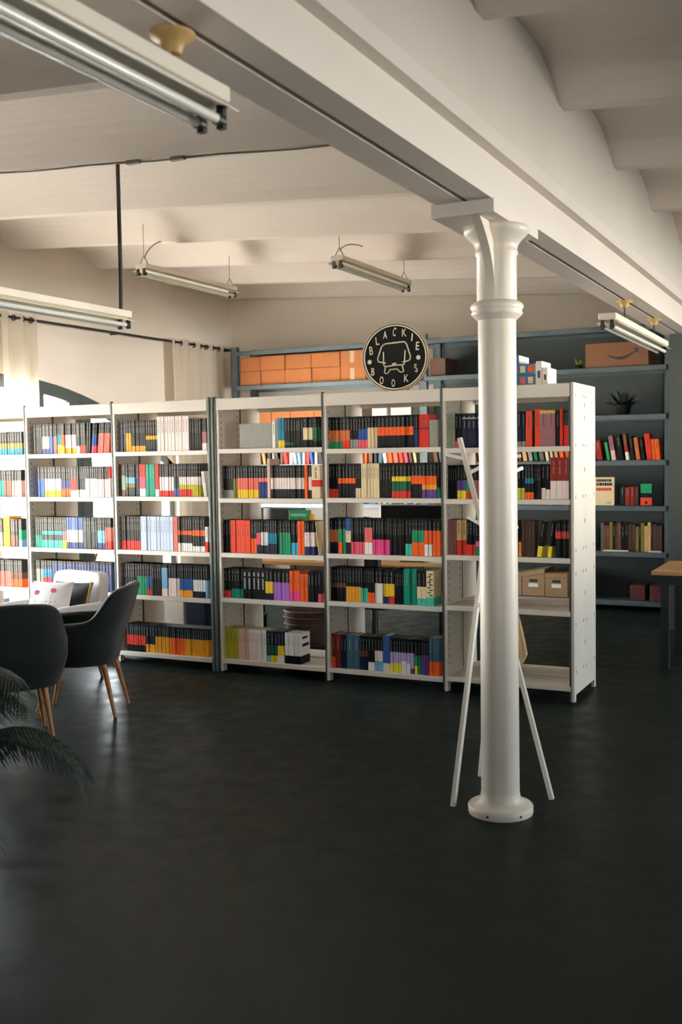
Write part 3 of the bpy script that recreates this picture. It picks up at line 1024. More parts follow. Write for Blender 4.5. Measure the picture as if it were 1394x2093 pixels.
seen = {}
for r in rows:
    if True:
        seen.setdefault((r[0], r[1], colour_phrase(r[5])), []).append(r)
heap_cover, heap_pages = MB(), MB()          # the books past the first few hundred, seen smallest
rnd = random.Random(11)
ends = {}
for ri, (bay, sh, xa, xb, n, style, h, lean, d, single) in enumerate(rows):
    z = LEVELS[bay][sh - 1] + 0.0015
    lo = BAYS[bay][0] + 0.038
    hi = BAYS[bay][1] - (0.036 if bay == 6 else 0.002)
    sn, cs_ = abs(math.sin(R(lean))), math.cos(R(lean))
    xa = max(xa, lo, ends.get((bay, sh), -99)) + (h * sn if lean < 0 else 0)
    xb = min(xb, hi - (h * sn if lean > 0 else 0))
    step = max(xb - xa, 0.008 * n) / n
    w = (step - 0.0012) * cs_
    ends[(bay, sh)] = xa + step * n + (h * sn if lean > 0 else 0)
    y = YF + 0.026
    d = min(d, 0.15)
    cm, pm = book_meshes(w, h, d, style, ri)
    if single:
        cme, pme = cm.mesh('book'), pm.mesh('page_block')
        cph = colour_phrase(style)
        same = seen[(bay, sh, cph)]
        total = sum(r[4] for r in same)
        before = 0
        for r in same:
            if r[2] < xa - 1e-6:
                before += r[4]
    for i in range(n):
        x = xa + step * i + 0.0006
        yy = y + rnd.uniform(-0.004, 0.004)
        ang = R(lean) if lean else 0.0
        M4 = Matrix.Translation((x, yy, z)) @ Matrix.Rotation(ang, 4, 'Y')
        if lean > 0:
            M4 = Matrix.Translation((x, yy, z + w * math.sin(ang))) @ Matrix.Rotation(ang, 4, 'Y')
        if not single:
            for src, dst in ((cm, heap_cover), (pm, heap_pages)):
                base = len(dst.v)
                dst.v += [tuple(M4 @ Vector(p)) for p in src.v]
                dst.f += [[base + j for j in f] for f in src.f]
                dst.m += [dst.mi(src.mats[k]) for k in src.m]
                dst.sm += src.sm
            continue
        o = bpy.data.objects.new('book', cme); col.objects.link(o)
        o.matrix_world = M4
        p = bpy.data.objects.new('page_block', pme); col.objects.link(p); p.parent = o
        k = before + i
        if total > 1:
            lab = '%s from windows of %s %s books, %s shelf %s' % (ORD[k], NUM[total], cph, SHELFNAME[sh - 1], BAYNAME[bay])
        else:
            lab = 'only %s book on the %s shelf %s' % (cph, SHELFNAME[sh - 1], BAYNAME[bay])
        if len(lab.split()) > 16:
            lab = lab.replace(' from windows of ', ' of ').replace(', ', ' ')
        tag(o, lab, 'book', 'books on the %s shelf %s' % (SHELFNAME[sh - 1], BAYNAME[bay]))

        if (bay, sh, style) == (4, 5, 'w.74,k.26') and i == n - 1 and n == 2:      # the end cover, with its two-line title and black band
            for z0_, z1_, y0_, y1_ in ((0.80, 0.87, 0.03, 0.105), (0.55, 0.65, 0.03, 0.125)):
                g = MB(); yy_ = y0_
                while yy_ < y1_:
                    g.box(w, w + 0.0006, yy_, yy_ + 0.009, h * z0_, h * z1_, bmat('nv')); yy_ += 0.0105
                g.build('title_lettering', o, kind='stuff')
        if style == 'cr.76,aq.24':                                                   # leafy printed spine
            g = MB()
            for q in range(9):
                zz = h * (0.28 + 0.075 * q)
                g.box(w * (0.15 if q % 2 else 0.4), w * (0.6 if q % 2 else 0.85), -0.0006, 0, zz, zz + h * 0.035, bmat('gs'))
            g.build('printed_pattern', o, kind='stuff')
# rack on the back wall: books lying out of reach of the eye go into the same heap, the ones in plain view are objects
RX = (-7.04, -4.51, -1.79)
RYF, RYB = 11.2, 11.7
RZ = [3.0, 2.575, 2.07, 1.593, 1.115, 0.63, 0.11]
rack = thing('metal_rack', 'tall blue-grey steel rack along the back wall, loaded with cartons, books and boxes', 'rack', (0, 0, 0))
for x in RX:
    for y in (RYF, RYB - 0.045):
        p = MB()
        p.box(x - 0.05, x + 0.05, y, y + 0.006, 0, 3.06, GALV); p.box(x - 0.05, x - 0.044, y, y + 0.045, 0, 3.06, GALV)
        p.box(x + 0.044, x + 0.05, y, y + 0.045, 0, 3.06, GALV)
        p.build('post', rack)
for x0, x1 in ((RX[0], RX[1]), (RX[1], RX[2])):
    for z in RZ:
        p = MB()
        p.box(x0 + 0.02, x1 - 0.02, RYF + 0.01, RYB - 0.01, z - 0.012, z - 0.002, GALV)
        p.box(x0 + 0.02, x1 - 0.02, RYF - 0.02, RYF - 0.004, z - 0.055, z, GALV, bev=0.004)
        p.box(x0 + 0.02, x1 - 0.02, RYB - 0.012, RYB, z - 0.055, z, GALV)
        p.build('shelf', rack)

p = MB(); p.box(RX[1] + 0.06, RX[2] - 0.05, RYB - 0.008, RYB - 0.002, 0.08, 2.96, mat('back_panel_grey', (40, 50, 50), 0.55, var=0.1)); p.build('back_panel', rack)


def heap_book(x, y, z, w, h, d, style, lean, seed):
    cm, pm = book_meshes(w, h, d, style, seed)
    ang = R(lean)
    M4 = Matrix.Translation((x, y, z + (w * math.sin(ang) if ang > 0 else 0))) @ Matrix.Rotation(ang, 4, 'Y')
    for src, dst in ((cm, heap_cover), (pm, heap_pages)):
        base = len(dst.v)
        dst.v += [tuple(M4 @ Vector(p)) for p in src.v]
        dst.f += [[base + j for j in f] for f in src.f]
        dst.m += [dst.mi(src.mats[k]) for k in src.m]
        dst.sm += src.sm


rnd = random.Random(21)
x = -6.72
OLD = ['br', 'tan', 'k', 'gr', 'k', 'br2', 'rd', 'pw', 'pw', 'lb', 'pw', 'rd', 'bl', 'w', 'k', 'gr2', 'w', 'w', 'pw', 'dr', 'w', 'gr2', 'k', 'cr', 'or', 'br', 'nv', 'sl', 'pw', 'or', 'sal', 'rd2', 'pk',
       'br2', 'cr', 'tan', 'nv', 'oy', 'br', 'sl', 'nv', 'mv', 'gr', 'or', 'y', 'rd', 'br', 'tan', 'cr', 'k', 'dr', 'gs', 'cr', 'gs', 'br', 'tan', 'gr', 'dg', 'gs', 'cr', 'gr2', 'tan', 'or', 'rust', 'rust']
for c_ in OLD:
    wd = rnd.uniform(0.028, 0.05)
    if x + wd > -2.62:
        break
    if abs(x + wd / 2 - RX[1]) > 0.1:
        heap_book(x, RYF + 0.03, RZ[3], wd, rnd.uniform(0.19, 0.24), 0.15, c_, -9 if x > -5.0 else (0 if rnd.random() < 0.6 else -8), int(x * 1000) % 997)
    x += wd + 0.022
for x0, x1, z, cs in ((-6.9, -4.65, RZ[4], ['k', 'dgk', 'br2', 'nv', 'gr', 'w', 'k', 'pw']), (-4.4, -2.65, RZ[4], ['k', 'br2', 'dr', 'k', 'nv', 'oy', 'w']),
                      (-6.9, -4.65, RZ[5], ['k', 'br', 'tg', 'dr', 'oy', 'gr', 'sal', 'nv', 'tan']), (-4.4, -2.65, RZ[5], ['k', 'br2', 'dgk', 'k', 'nv'])):
    x = x0
    while x < x1:
        wd = rnd.uniform(0.028, 0.055)
        heap_book(x, RYF + 0.04, z, wd, rnd.uniform(0.2, 0.27), 0.15, rnd.choice(cs), 0, int(x * 991) % 991)
        x += wd + 0.002
x = -2.5                                        # old bindings on the low rack shelf
while x < -1.88:
    wd = rnd.uniform(0.016, 0.04)
    heap_book(x, RYF + 0.04, RZ[5], wd, rnd.uniform(0.26, 0.31), 0.15, rnd.choice(['br2', 'br', 'k', 'gs', 'tan', 'dgk', 'br', 'ol', 'br2', 'k']), 0, int(x * 983) % 983)
    x += wd + 0.001
heap = heap_cover.build('books', None)
tag(heap, 'many further paperbacks and bindings filling the shelves and the rack behind', 'books', kind='stuff')
o = heap_pages.build('page_block', heap, kind='stuff')

# books in plain view on the rack beside the shelving end
for k, (xx, wd, h, st, lean, lab) in enumerate([
        (-2.535, 0.06, 0.21, 'dr', -8, 'dark red book leaning on the steel rack beside the shelving end panel'),
        (-2.425, 0.03, 0.19, 'gn', -10, 'thin green book leaning on the steel rack past the dark red one'),
        (-2.375, 0.045, 0.26, 'mv.6,pb.4', -9, 'mauve book leaning against the thin green one on the steel rack'),
        (-2.30, 0.05, 0.27, 'k', -9, 'black book leaning between the mauve and the thin brown one, steel rack'),
        (-2.225, 0.035, 0.28, 'br.4,dr.3,w.3', -8, 'brown, red and white book leaning in the middle of the rack row'),
        (-2.165, 0.035, 0.25, 'k', -8, 'slim black book leaning just before the rust one on the steel rack'),
        (-2.115, 0.04, 0.235, 'rust', -8, 'rust coloured book leaning on the steel rack, alone between black ones'),
        (-2.055, 0.03, 0.24, 'k', -7, 'slim black book leaning just before the tall red one on the steel rack'),
        (-2.005, 0.055, 0.27, 'rd', -7, 'tall red book leaning on the steel rack, beside two orange ones'),
        (-1.945, 0.03, 0.215, 'or', -6, 'short narrow orange book leaning on the tall red one, steel rack'),
        (-1.91, 0.045, 0.215, 'or', -6, 'short thick orange book, second of the two orange ones on the rack')]):
    cm, pm = book_meshes(wd, h, 0.15, st, 900 + k)
    o = bpy.data.objects.new('book', cm.mesh('book')); col.objects.link(o)
    sc_x = 0.92
    o.matrix_world = Matrix.Translation((-2.535 + (xx + 2.535) * 0.98, RYF + 0.03, RZ[3] + 0.001)) @ Matrix.Rotation(R(lean), 4, 'Y')
    p = bpy.data.objects.new('page_block', pm.mesh('page_block')); col.objects.link(p); p.parent = o
    tag(o, lab, 'book', 'leaning books on the steel rack')


def face_out(x0, x1, z, h, y, cov, lab, marks):
    m = MB(); m.box(x0, x1, y, y + 0.003, z, z + h, cov); m.box(x0, x1, y + 0.027, y + 0.03, z, z + h, cov); m.box(x0, x0 + 0.003, y, y + 0.03, z, z + h, cov)
    o = m.build('book')
    p = MB(); p.box(x0 + 0.003, x1 - 0.003, y + 0.003, y + 0.027, z + 0.003, z + h - 0.003, PAGE); p.build('page_block', o)
    for a, b, c_, d_, mm in marks:
        g = MB(); w_ = x1 - x0
        g.box(x0 + w_ * a, x0 + w_ * b, y - 0.0006, y, z + h * c_, z + h * d_, mm)
        g.build('printed_block', o)
    return tag(o, lab, 'book')


rr_ = random.Random(3)
mk = []
for row, (za, zb, mm) in enumerate([(0.84, 0.93, 'k'), (0.70, 0.80, 'k'), (0.52, 0.62, 'rd')]):
    u_ = 0.08
    while u_ < 0.85:
        v_ = u_ + rr_.uniform(0.05, 0.12)
        mk.append((u_, min(v_, 0.92), za, zb, bmat(mm))); u_ = v_ + 0.02
mk.append((0.6, 0.85, 0.08, 0.1, bmat('k')))
face_out(-2.56, -2.355, RZ[4] + 0.001, 0.30, RYF + 0.03, bmat('cr'), 'cream book shown face-out with heavy black and red title lines, on the rack', mk)
face_out(-2.085, -1.965, RZ[4] + 0.001, 0.235, RYF + 0.03, bmat('k'), 'small book shown face-out with green, black and red cover, on the rack',
         [(0.02, 0.98, 0.56, 0.98, bmat('gn')), (0.02, 0.98, 0.02, 0.36, bmat('rd2')), (0.4, 0.6, 0.08, 0.18, bmat('w'))])
for k, (xx, wd, h, st) in enumerate([(-2.30, 0.05, 0.2, 'dgk'), (-2.245, 0.05, 0.19, 'dr'), (-2.19, 0.04, 0.2, 'dr'), (-2.145, 0.04, 0.2, 'br2')]):
    cm, pm = book_meshes(wd, h, 0.15, st, 950 + k)
    o = bpy.data.objects.new('book', cm.mesh('book')); col.objects.link(o); o.location = (xx, RYF + 0.05, RZ[4] + 0.001)
    p = bpy.data.objects.new('page_block', pm.mesh('page_block')); col.objects.link(p); p.parent = o
    tag(o, ['dark green book standing next to the cream face-out book on the rack', 'dark red book standing next to the dark green one on the rack',
            'dark red book, second of the two between the face-out books on the rack', 'dark brown book beside the small face-out book on the rack'][k], 'book')


# ------------------------------------------------------------------ cartons and clutter on the rack
def carton(x0, x1, y0, y1, z0, z1, m, lab, cat='box', name='cardboard_box', group=None, tape=False, flap=True):
    b_ = MB(); b_.box(x0, x1, y0, y1, z0, z1, m, bev=0.004)
    o = b_.build(name)
    if flap:
        t_ = MB(); mid = (y0 + y1) / 2
        t_.box(x0 + 0.002, x1 - 0.002, y0 + 0.003, mid - 0.002, z1 - 0.001, z1 + 0.003, m); t_.box(x0 + 0.002, x1 - 0.002, mid + 0.002, y1 - 0.003, z1 - 0.001, z1 + 0.003, m)
        t_.build('flap', o)
    if tape:
        t_ = MB(); mx_ = (x0 + x1) / 2 - 0.01
        t_.box(mx_ - 0.028, mx_ + 0.028, y0 - 0.0012, y0 + 0.001, z0 + 0.01, z0 + (z1 - z0) * 0.42, TAPE)
        t_.box(mx_ - 0.028, mx_ + 0.028, y0 - 0.0012, y0 + 0.001, z0 + (z1 - z0) * 0.6, z1, TAPE)
        t_.build('tape', o)
    return tag(o, lab, cat, group)


xs = [-6.975, -6.675, -6.33, -5.965, -5.575]
names = ['at the window end', 'second from the window end', 'third from the window end', 'beside the tall taped carton']
G = 'orange cartons on the high rack shelf'
for k in range(4):
    for lv in range(2):
        z0 = RZ[1] + 0.002 + 0.176 * lv
        carton(xs[k] + 0.004, xs[k + 1] - 0.004, RYF + 0.02 + 0.012 * ((k + lv) % 2), RYF + 0.40, z0, z0 + 0.171, CARTON,
               'orange-brown carton, %s of two stacked, %s, high rack shelf' % (('lower' if lv == 0 else 'upper'), names[k]), group=G)
carton(-5.568, -5.24, RYF + 0.02, RYF + 0.42, RZ[1] + 0.002, RZ[1] + 0.352, CARTON, 'tall orange-brown carton with two pale tape strips, half behind the round sign', tape=True, group=G)
for k, (a_, b_) in enumerate(((-6.77, -6.535), (-6.53, -6.27), (-6.265, -5.94), (-5.935, -5.6))):
    carton(a_, b_, RYF + 0.02, RYF + 0.38, RZ[2] + 0.002, RZ[2] + 0.19, CARTON, 'low orange-brown carton, %s of four, on the rack shelf below the stacked ones' % ['first', 'second', 'third', 'fourth'][k], group='low cartons on the second rack shelf')
for k, (a_, b_) in enumerate(((-5.18, -4.99), (-4.94, -4.68))):
    carton(a_, b_, RYF + 0.05, RYF + 0.4, RZ[2] + 0.002, RZ[2] + 0.22, WHITEP, ['narrow white box on the rack behind the unit under the sign', 'wide white box on the rack behind the unit under the sign'][k], name='white_box')
carton(-4.42, -4.24, RYF + 0.02, RYF + 0.4, RZ[1] + 0.002, RZ[1] + 0.2, bmat('br2'), 'dark brown carton half hidden behind the round sign', flap=True)
o = carton(-2.655, -2.0, RYF + 0.02, RYF + 0.42, RZ[1] + 0.002, RZ[1] + 0.255, CARTOND, 'wide brown parcel box printed with a dark curved arrow, under the far lamp')
g = MB()
pts = []
for i in range(13):
    t = i / 12
    pts.append((-2.42 + 0.30 * t, RZ[1] + 0.125 - 0.05 * math.sin(math.pi * min(1, t * 1.02)) + 0.035 * t))
yp = RYF + 0.02 - 0.0015
for (xa, za), (xb, zb), i in zip(pts, pts[1:], range(12)):
    w0, w1 = 0.006 + 0.010 * math.sin(math.pi * i / 12), 0.006 + 0.010 * math.sin(math.pi * (i + 1) / 12)
    g.face([(xa, yp, za - w0), (xb, yp, zb - w1), (xb, yp, zb + w1), (xa, yp, za + w0)], SLOT)
ex, ez = pts[-1]
g.face([(ex - 0.035, yp, ez + 0.026), (ex + 0.02, yp, ez - 0.03), (ex + 0.018, yp, ez + 0.034)], SLOT)
g.build('printed_arrow', o)
for k, (a_, b_) in enumerate(((-2.19, -2.035), (-1.985, -1.85))):
    carton(a_, b_, RYF + 0.03, RYF + 0.3, RZ[6] + 0.002, RZ[6] + 0.16, mat('box_dark_red', (84, 30, 28), 0.6), ['dark red box on the lowest rack shelf, next to the bare shelves', 'dark red box on the lowest rack shelf, next to the last post'][k])

# archive boxes low on the rack, seen through the empty shelf
for k, (a_, b_) in enumerate(((-3.56, -3.365), (-3.36, -3.105), (-3.10, -2.85), (-2.84, -2.66))):
    z0, z1 = RZ[6] + 0.002, RZ[6] + 0.25
    b_m = MB(); b_m.box(a_, b_, RYF + 0.01, RYF + 0.37, z0, z1, KRAFT, bev=0.003)
    o = b_m.build('archive_box')
    tilt = 0.18 if k == 1 else 0.0
    l_ = MB()
    l_.box(a_ - 0.002, b_ + 0.002, RYF + 0.004, RYF + 0.376, -0.045, 0.006, KRAFT, bev=0.003)
    l_.v = [(v[0], v[1], z1 + v[2] + 0.004 + (v[0] - a_) * tilt) for v in l_.v]
    l_.build('lid', o)
    h_ = MB(); mx_ = (a_ + b_) / 2
    h_.box(mx_ - 0.045, mx_ + 0.045, RYF + 0.0095, RYF + 0.012, z0 + 0.155, z0 + 0.185, SLOT); h_.build('handle_hole', o)
    p_ = MB(); p_.box(mx_ - 0.055, mx_ + 0.05, RYF + 0.0085, RYF + 0.011, z0 + 0.10, z0 + 0.14, PAPER); p_.build('paper_label', o)
    tag(o, ['kraft archive box mostly hidden by the column, low on the rack', 'kraft archive box with its lid tipped up, low on the rack', 'kraft archive box with its lid shut, beside the tipped one',
            'kraft archive box at the end of the row, half behind the shelving panel'][k], 'box', 'archive boxes on the lowest rack shelf')
for k, (a_, b_) in enumerate(((-2.47, -2.2), (-2.0, -1.86))):
    p_ = MB()
    for q in range(3):
        p_.box(a_ + 0.006 * q, b_ - 0.004 * q, RYF - 0.015 + 0.004 * q, RYF + 0.025, RZ[5] + 0.001 + 0.004 * q, RZ[5] + 0.0046 + 0.004 * q, PAPER)
    tag(p_.build('paper_sheets'), ['loose white papers on the rack edge below the old books, long pile', 'loose white papers on the rack edge beside the last post, short pile'][k], 'paper')


def plant(name, lab, loc, n, length, mat_leaf, seed, pot_h, pot_r, droop, wid, spread=(10, 80), leafname='leaf', pot_mat=POT, cone=360):
    t_ = thing(name, lab, 'plant', loc)
    p_ = MB()
    p_.lathe([(pot_r * 0.7, 0.0), (pot_r * 0.78, 0.01), (pot_r, pot_h * 0.9), (pot_r * 1.06, pot_h * 0.9), (pot_r * 1.06, pot_h), (pot_r * 0.92, pot_h), (pot_r * 0.9, pot_h * 0.88), (0.01, pot_h * 0.88)], pot_mat, 28)
    p_.build('pot', t_)
    rn = random.Random(seed)
    s_ = MB()
    for k_ in range(n):
        az = R(cone) * (k_ + rn.random() * 0.7) / n
        el = R(rn.uniform(*spread))
        L = length * rn.uniform(0.7, 1.1)
        d0 = Vector((math.cos(az) * math.cos(el), math.sin(az) * math.cos(el), math.sin(el)))
        side = Vector((-math.sin(az), math.cos(az), 0))
        lf = MB()
        ns = 9
        prevp = None
        P = Vector((0, 0, pot_h * 0.88)) + Vector((math.cos(az), math.sin(az), 0)) * 0.02
        d = d0.copy()
        strip = []
        for i in range(ns + 1):
            t = i / ns
            wv = wid * (math.sin(math.pi * min(1, 0.08 + t * 0.92)) ** 0.7) * (1 - 0.35 * t)
            nrm = side.cross(d).normalized()
            strip.append((P - side * wv + nrm * wv * 0.25, P.copy(), P + side * wv + nrm * wv * 0.25))
            P = P + d * (L / ns)
            d = (d + Vector((0, 0, -droop * (0.3 + t)))).normalized()
        vs = [v for row in strip for v in row]
        fs = []
        for i in range(ns):
            for j in (0, 1):
                fs.append([i * 3 + j, i * 3 + j + 1, (i + 1) * 3 + j + 1, (i + 1) * 3 + j])
        lf.raw(vs, fs, mat_leaf, True)
        lf.build(leafname, t_)
    return t_


plant('dark_houseplant', 'dark bushy houseplant on the rack above the leaning books', (-2.30, RYF + 0.22, RZ[2] + 0.001), 30, 0.21, LEAFD, 8, 0.11, 0.085, 0.06, 0.03, (10, 85), pot_mat=DARKP)
plant('small_pot_plant', 'tiny bright green pot plant on the high rack shelf beside the parcel box', (-2.745, RYF + 0.12, RZ[1] + 0.001), 12, 0.075, mat('leaf_lime', (140, 170, 60), 0.5, var=0.2), 4, 0.05, 0.035, 0.1, 0.014, (30, 85), pot_mat=DARKP)

# ------------------------------------------------------------------ round sign on the shelving
sign = thing('round_sign', 'round black sign with cream lettering and a line-drawn dog, standing on the shelving', 'sign', (-3.055, 7.05, 2.395), R(10))
sign['group'] = 'shop sign'
del sign['group']
RS = 0.25


def disc(m, r0_, r1_, y, mt, n=64):
    for i in range(n):
        t0, t1 = 2 * math.pi * i / n, 2 * math.pi * (i + 1) / n
        if r0_ == 0:
            m.face([(0, y, 0), (r1_ * math.cos(t0), y, r1_ * math.sin(t0)), (r1_ * math.cos(t1), y, r1_ * math.sin(t1))], mt)
        else:
            m.face([(r0_ * math.cos(t0), y, r0_ * math.sin(t0)), (r1_ * math.cos(t0), y, r1_ * math.sin(t0)), (r1_ * math.cos(t1), y, r1_ * math.sin(t1)), (r0_ * math.cos(t1), y, r0_ * math.sin(t1))], mt)


m = MB()
disc(m, 0, RS, 0.0, TANW); disc(m, 0, RS, 0.026, TANW)
for i in range(64):
    t0, t1 = 2 * math.pi * i / 64, 2 * math.pi * (i + 1) / 64
    m.face([(RS * math.cos(t0), 0, RS * math.sin(t0)), (RS * math.cos(t1), 0, RS * math.sin(t1)), (RS * math.cos(t1), 0.026, RS * math.sin(t1)), (RS * math.cos(t0), 0.026, RS * math.sin(t0))], TANW, True)
m.build('disc', sign)
m = MB(); disc(m, 0, RS - 0.002, -0.002, BLACKS); m.build('black_face', sign)
m = MB(); disc(m, RS * 0.968, RS * 0.99, -0.0035, CREAMS); disc(m, RS * 0.90, RS * 0.942, -0.0035, CREAMS); m.build('cream_ring', sign)
U = RS / 503.0                                   # drawing unit of the emblem


def stroke(m, pts, wd, y=-0.0045, closed=False):
    P = [Vector((p[0] * U, p[1] * U)) for p in pts]
    k = len(P)
    for i in range(k if closed else k - 1):
        a_, b_ = P[i], P[(i + 1) % k]
        d = (b_ - a_)
        if d.length < 1e-6:
            continue
        d = d.normalized(); n_ = Vector((-d.y, d.x)) * (wd * U / 2)
        a2, b2 = a_ - d * wd * U * 0.3, b_ + d * wd * U * 0.3
        m.face([(q.x, y, q.y) for q in (a2 - n_, b2 - n_, b2 + n_, a2 + n_)], CREAMS)


def arcpts(pts, n=5):
    """Rounds the corners of an open polyline."""
    out = [pts[0]]
    for i in range(1, len(pts) - 1):
        p0, p1, p2 = Vector(pts[i - 1]), Vector(pts[i]), Vector(pts[i + 1])
        r_ = min(34, (p1 - p0).length / 2.2, (p2 - p1).length / 2.2)
        a_, b_ = p1 + (p0 - p1).normalized() * r_, p1 + (p2 - p1).normalized() * r_
        for k in range(n + 1):
            t = k / n
            q = a_ * (1 - t) ** 2 + p1 * 2 * t * (1 - t) + b_ * t * t
            out.append((q.x, q.y))
    out.append(pts[-1])
    return out


m = MB()
C0 = (690, 690)
D = lambda L: [(x - C0[0], C0[1] - y) for x, y in L]
stroke(m, arcpts(D([(520, 765), (437, 748), (430, 700), (495, 520), (545, 490), (835, 470), (865, 500), (925, 690), (915, 738), (830, 765)])), 20)
stroke(m, arcpts(D([(518, 610), (520, 770), (525, 815), (560, 822), (690, 806), (815, 805), (830, 790), (845, 600)])), 18)
stroke(m, arcpts(D([(548, 822), (530, 905), (545, 922), (585, 920), (610, 868), (730, 862), (755, 905), (790, 912), (820, 900), (800, 815)])), 18)
stroke(m, D([(655, 790), (700, 782)]), 26)
stroke(m, D([(530, 765), (548, 772)]), 16); stroke(m, D([(805, 765), (822, 758)]), 16)
m.build('dog_outline', sign)
m = MB()
for cx_, cy_ in D([(307, 747), (1040, 707)]):
    for i in range(20):
        t0, t1 = 2 * math.pi * i / 20, 2 * math.pi * (i + 1) / 20
        m.face([(cx_ * U, -0.0045, cy_ * U)] + [((cx_ + 33 * math.cos(t)) * U, -0.0045, (cy_ + 33 * math.sin(t)) * U) for t in (t0, t1)], CREAMS)
m.build('dot', sign)


def letter(ch, px, py, hgt, wid, rot):
    cu = bpy.data.curves.new('letter', 'FONT')
    cu.body = ch; cu.size = 1.0; cu.align_x = 'CENTER'; cu.align_y = 'CENTER'; cu.extrude = 0.01; cu.offset = 0.012
    tmp = bpy.data.objects.new('letter_source', cu); col.objects.link(tmp)
    bpy.context.view_layer.update()
    dg = bpy.context.evaluated_depsgraph_get()
    me = bpy.data.meshes.new_from_object(tmp.evaluated_get(dg))
    bpy.data.objects.remove(tmp); bpy.data.curves.remove(cu)
    xs_ = [v.co.x for v in me.vertices]; ys_ = [v.co.y for v in me.vertices]
    cx_, cy_ = (min(xs_) + max(xs_)) / 2, (min(ys_) + max(ys_)) / 2
    sx_, sy_ = wid * U / (max(xs_) - min(xs_)), hgt * U / (max(ys_) - min(ys_))
    for v in me.vertices:
        a_, b_ = (v.co.x - cx_) * sx_, (v.co.y - cy_) * sy_
        a_, b_ = a_ * math.cos(rot) - b_ * math.sin(rot), a_ * math.sin(rot) + b_ * math.cos(rot)
        v.co = ((px - C0[0]) * U + a_, -0.004 - v.co.z * 0.08, (C0[1] - py) * U + b_)
    me.materials.clear(); me.materials.append(CREAMS)
    o_ = bpy.data.objects.new('letter', me); col.objects.link(o_); o_.parent = sign


for ch, px, py, hh, ww, ro in [('B', 333, 582, 120, 52, 4), ('L', 428, 443, 115, 50, 6), ('A', 547, 360, 115, 62, 0), ('C', 688, 322, 125, 46, -8), ('K', 836, 340, 112, 68, 0), ('I', 950, 412, 112, 19, -6),
                               ('E', 1030, 540, 118, 50, -4), ('S', 1002, 860, 120, 42, 10), ('K', 857, 1002, 108, 66, 0), ('O', 661, 1066, 108, 52, 0), ('O', 484, 1021, 114, 58, -4), ('B', 354, 890, 110, 50, -2)]:
    letter(ch, px, py, hh, ww, R(ro))
m = MB()
m.box(0.06, 0.085, 0.026, 0.045, -0.249, -0.05, TANW); m.box(0.06, 0.085, 0.026, 0.17, -0.249, -0.232, TANW)
m.box(-0.085, -0.06, 0.026, 0.045, -0.249, -0.05, TANW); m.box(-0.085, -0.06, 0.026, 0.17, -0.249, -0.232, TANW)
m.build('stand', sign)

# patterned boxes on top of the end unit
BOXB = mat('box_blue', (62, 110, 158), 0.6, var=0.1)
for k, (xa, xb, z0, h_) in enumerate(((-2.36, -2.015, 0.0, 0.075), (-2.36, -2.02, 0.077, 0.075), (-2.40, -2.13, 0.154, 0.06))):
    z0 += HT
    m = MB(); m.box(xa, xb, 7.06, 7.30, z0, z0 + h_, BOXB if k < 2 else bmat('bl2'), bev=0.002); o = m.build('patterned_box')
    q = MB()
    xx = xa + 0.02
    cc = ['or', 'gn', 'or2', 'tg', 'sal', 'cr']
    j = k
    while xx + 0.035 < xb:
        q.box(xx, xx + 0.035, 7.059, 7.0605, z0 + 0.016, z0 + h_ - 0.014, bmat(cc[j % 6])); xx += 0.055; j += 1
    q.build('printed_square', o)
    q = MB(); q.box(xb, xb + 0.002, 7.062, 7.298, z0 + 0.002, z0 + h_ - 0.002, PAPER); q.build('side_face', o)
    tag(o, ['blue box with coloured squares, lowest of three on the end shelving unit', 'blue box with coloured squares, middle of three on the end shelving unit', 'narrow blue box with coloured squares, topmost of three on the end unit'][k], 'box', 'patterned boxes on the end unit')
for k, (xa, xb, h_) in enumerate(((-2.008, -1.965, 0.165), (-1.962, -1.925, 0.12))):
    m = MB(); m.box(xa, xb, 7.05, 7.28, HT, HT + h_, PAPER, bev=0.003); o = m.build('cream_box')
    q = MB(); q.box(xa + 0.012, xb - 0.012, 7.0485, 7.051, HT + h_ * 0.3, HT + h_ * 0.6, bmat('gs')); q.build('printed_mark', o)
    tag(o, ['taller cream box beside the blue patterned boxes on the end unit', 'lower cream box beside the taller one on the end unit'][k], 'box')
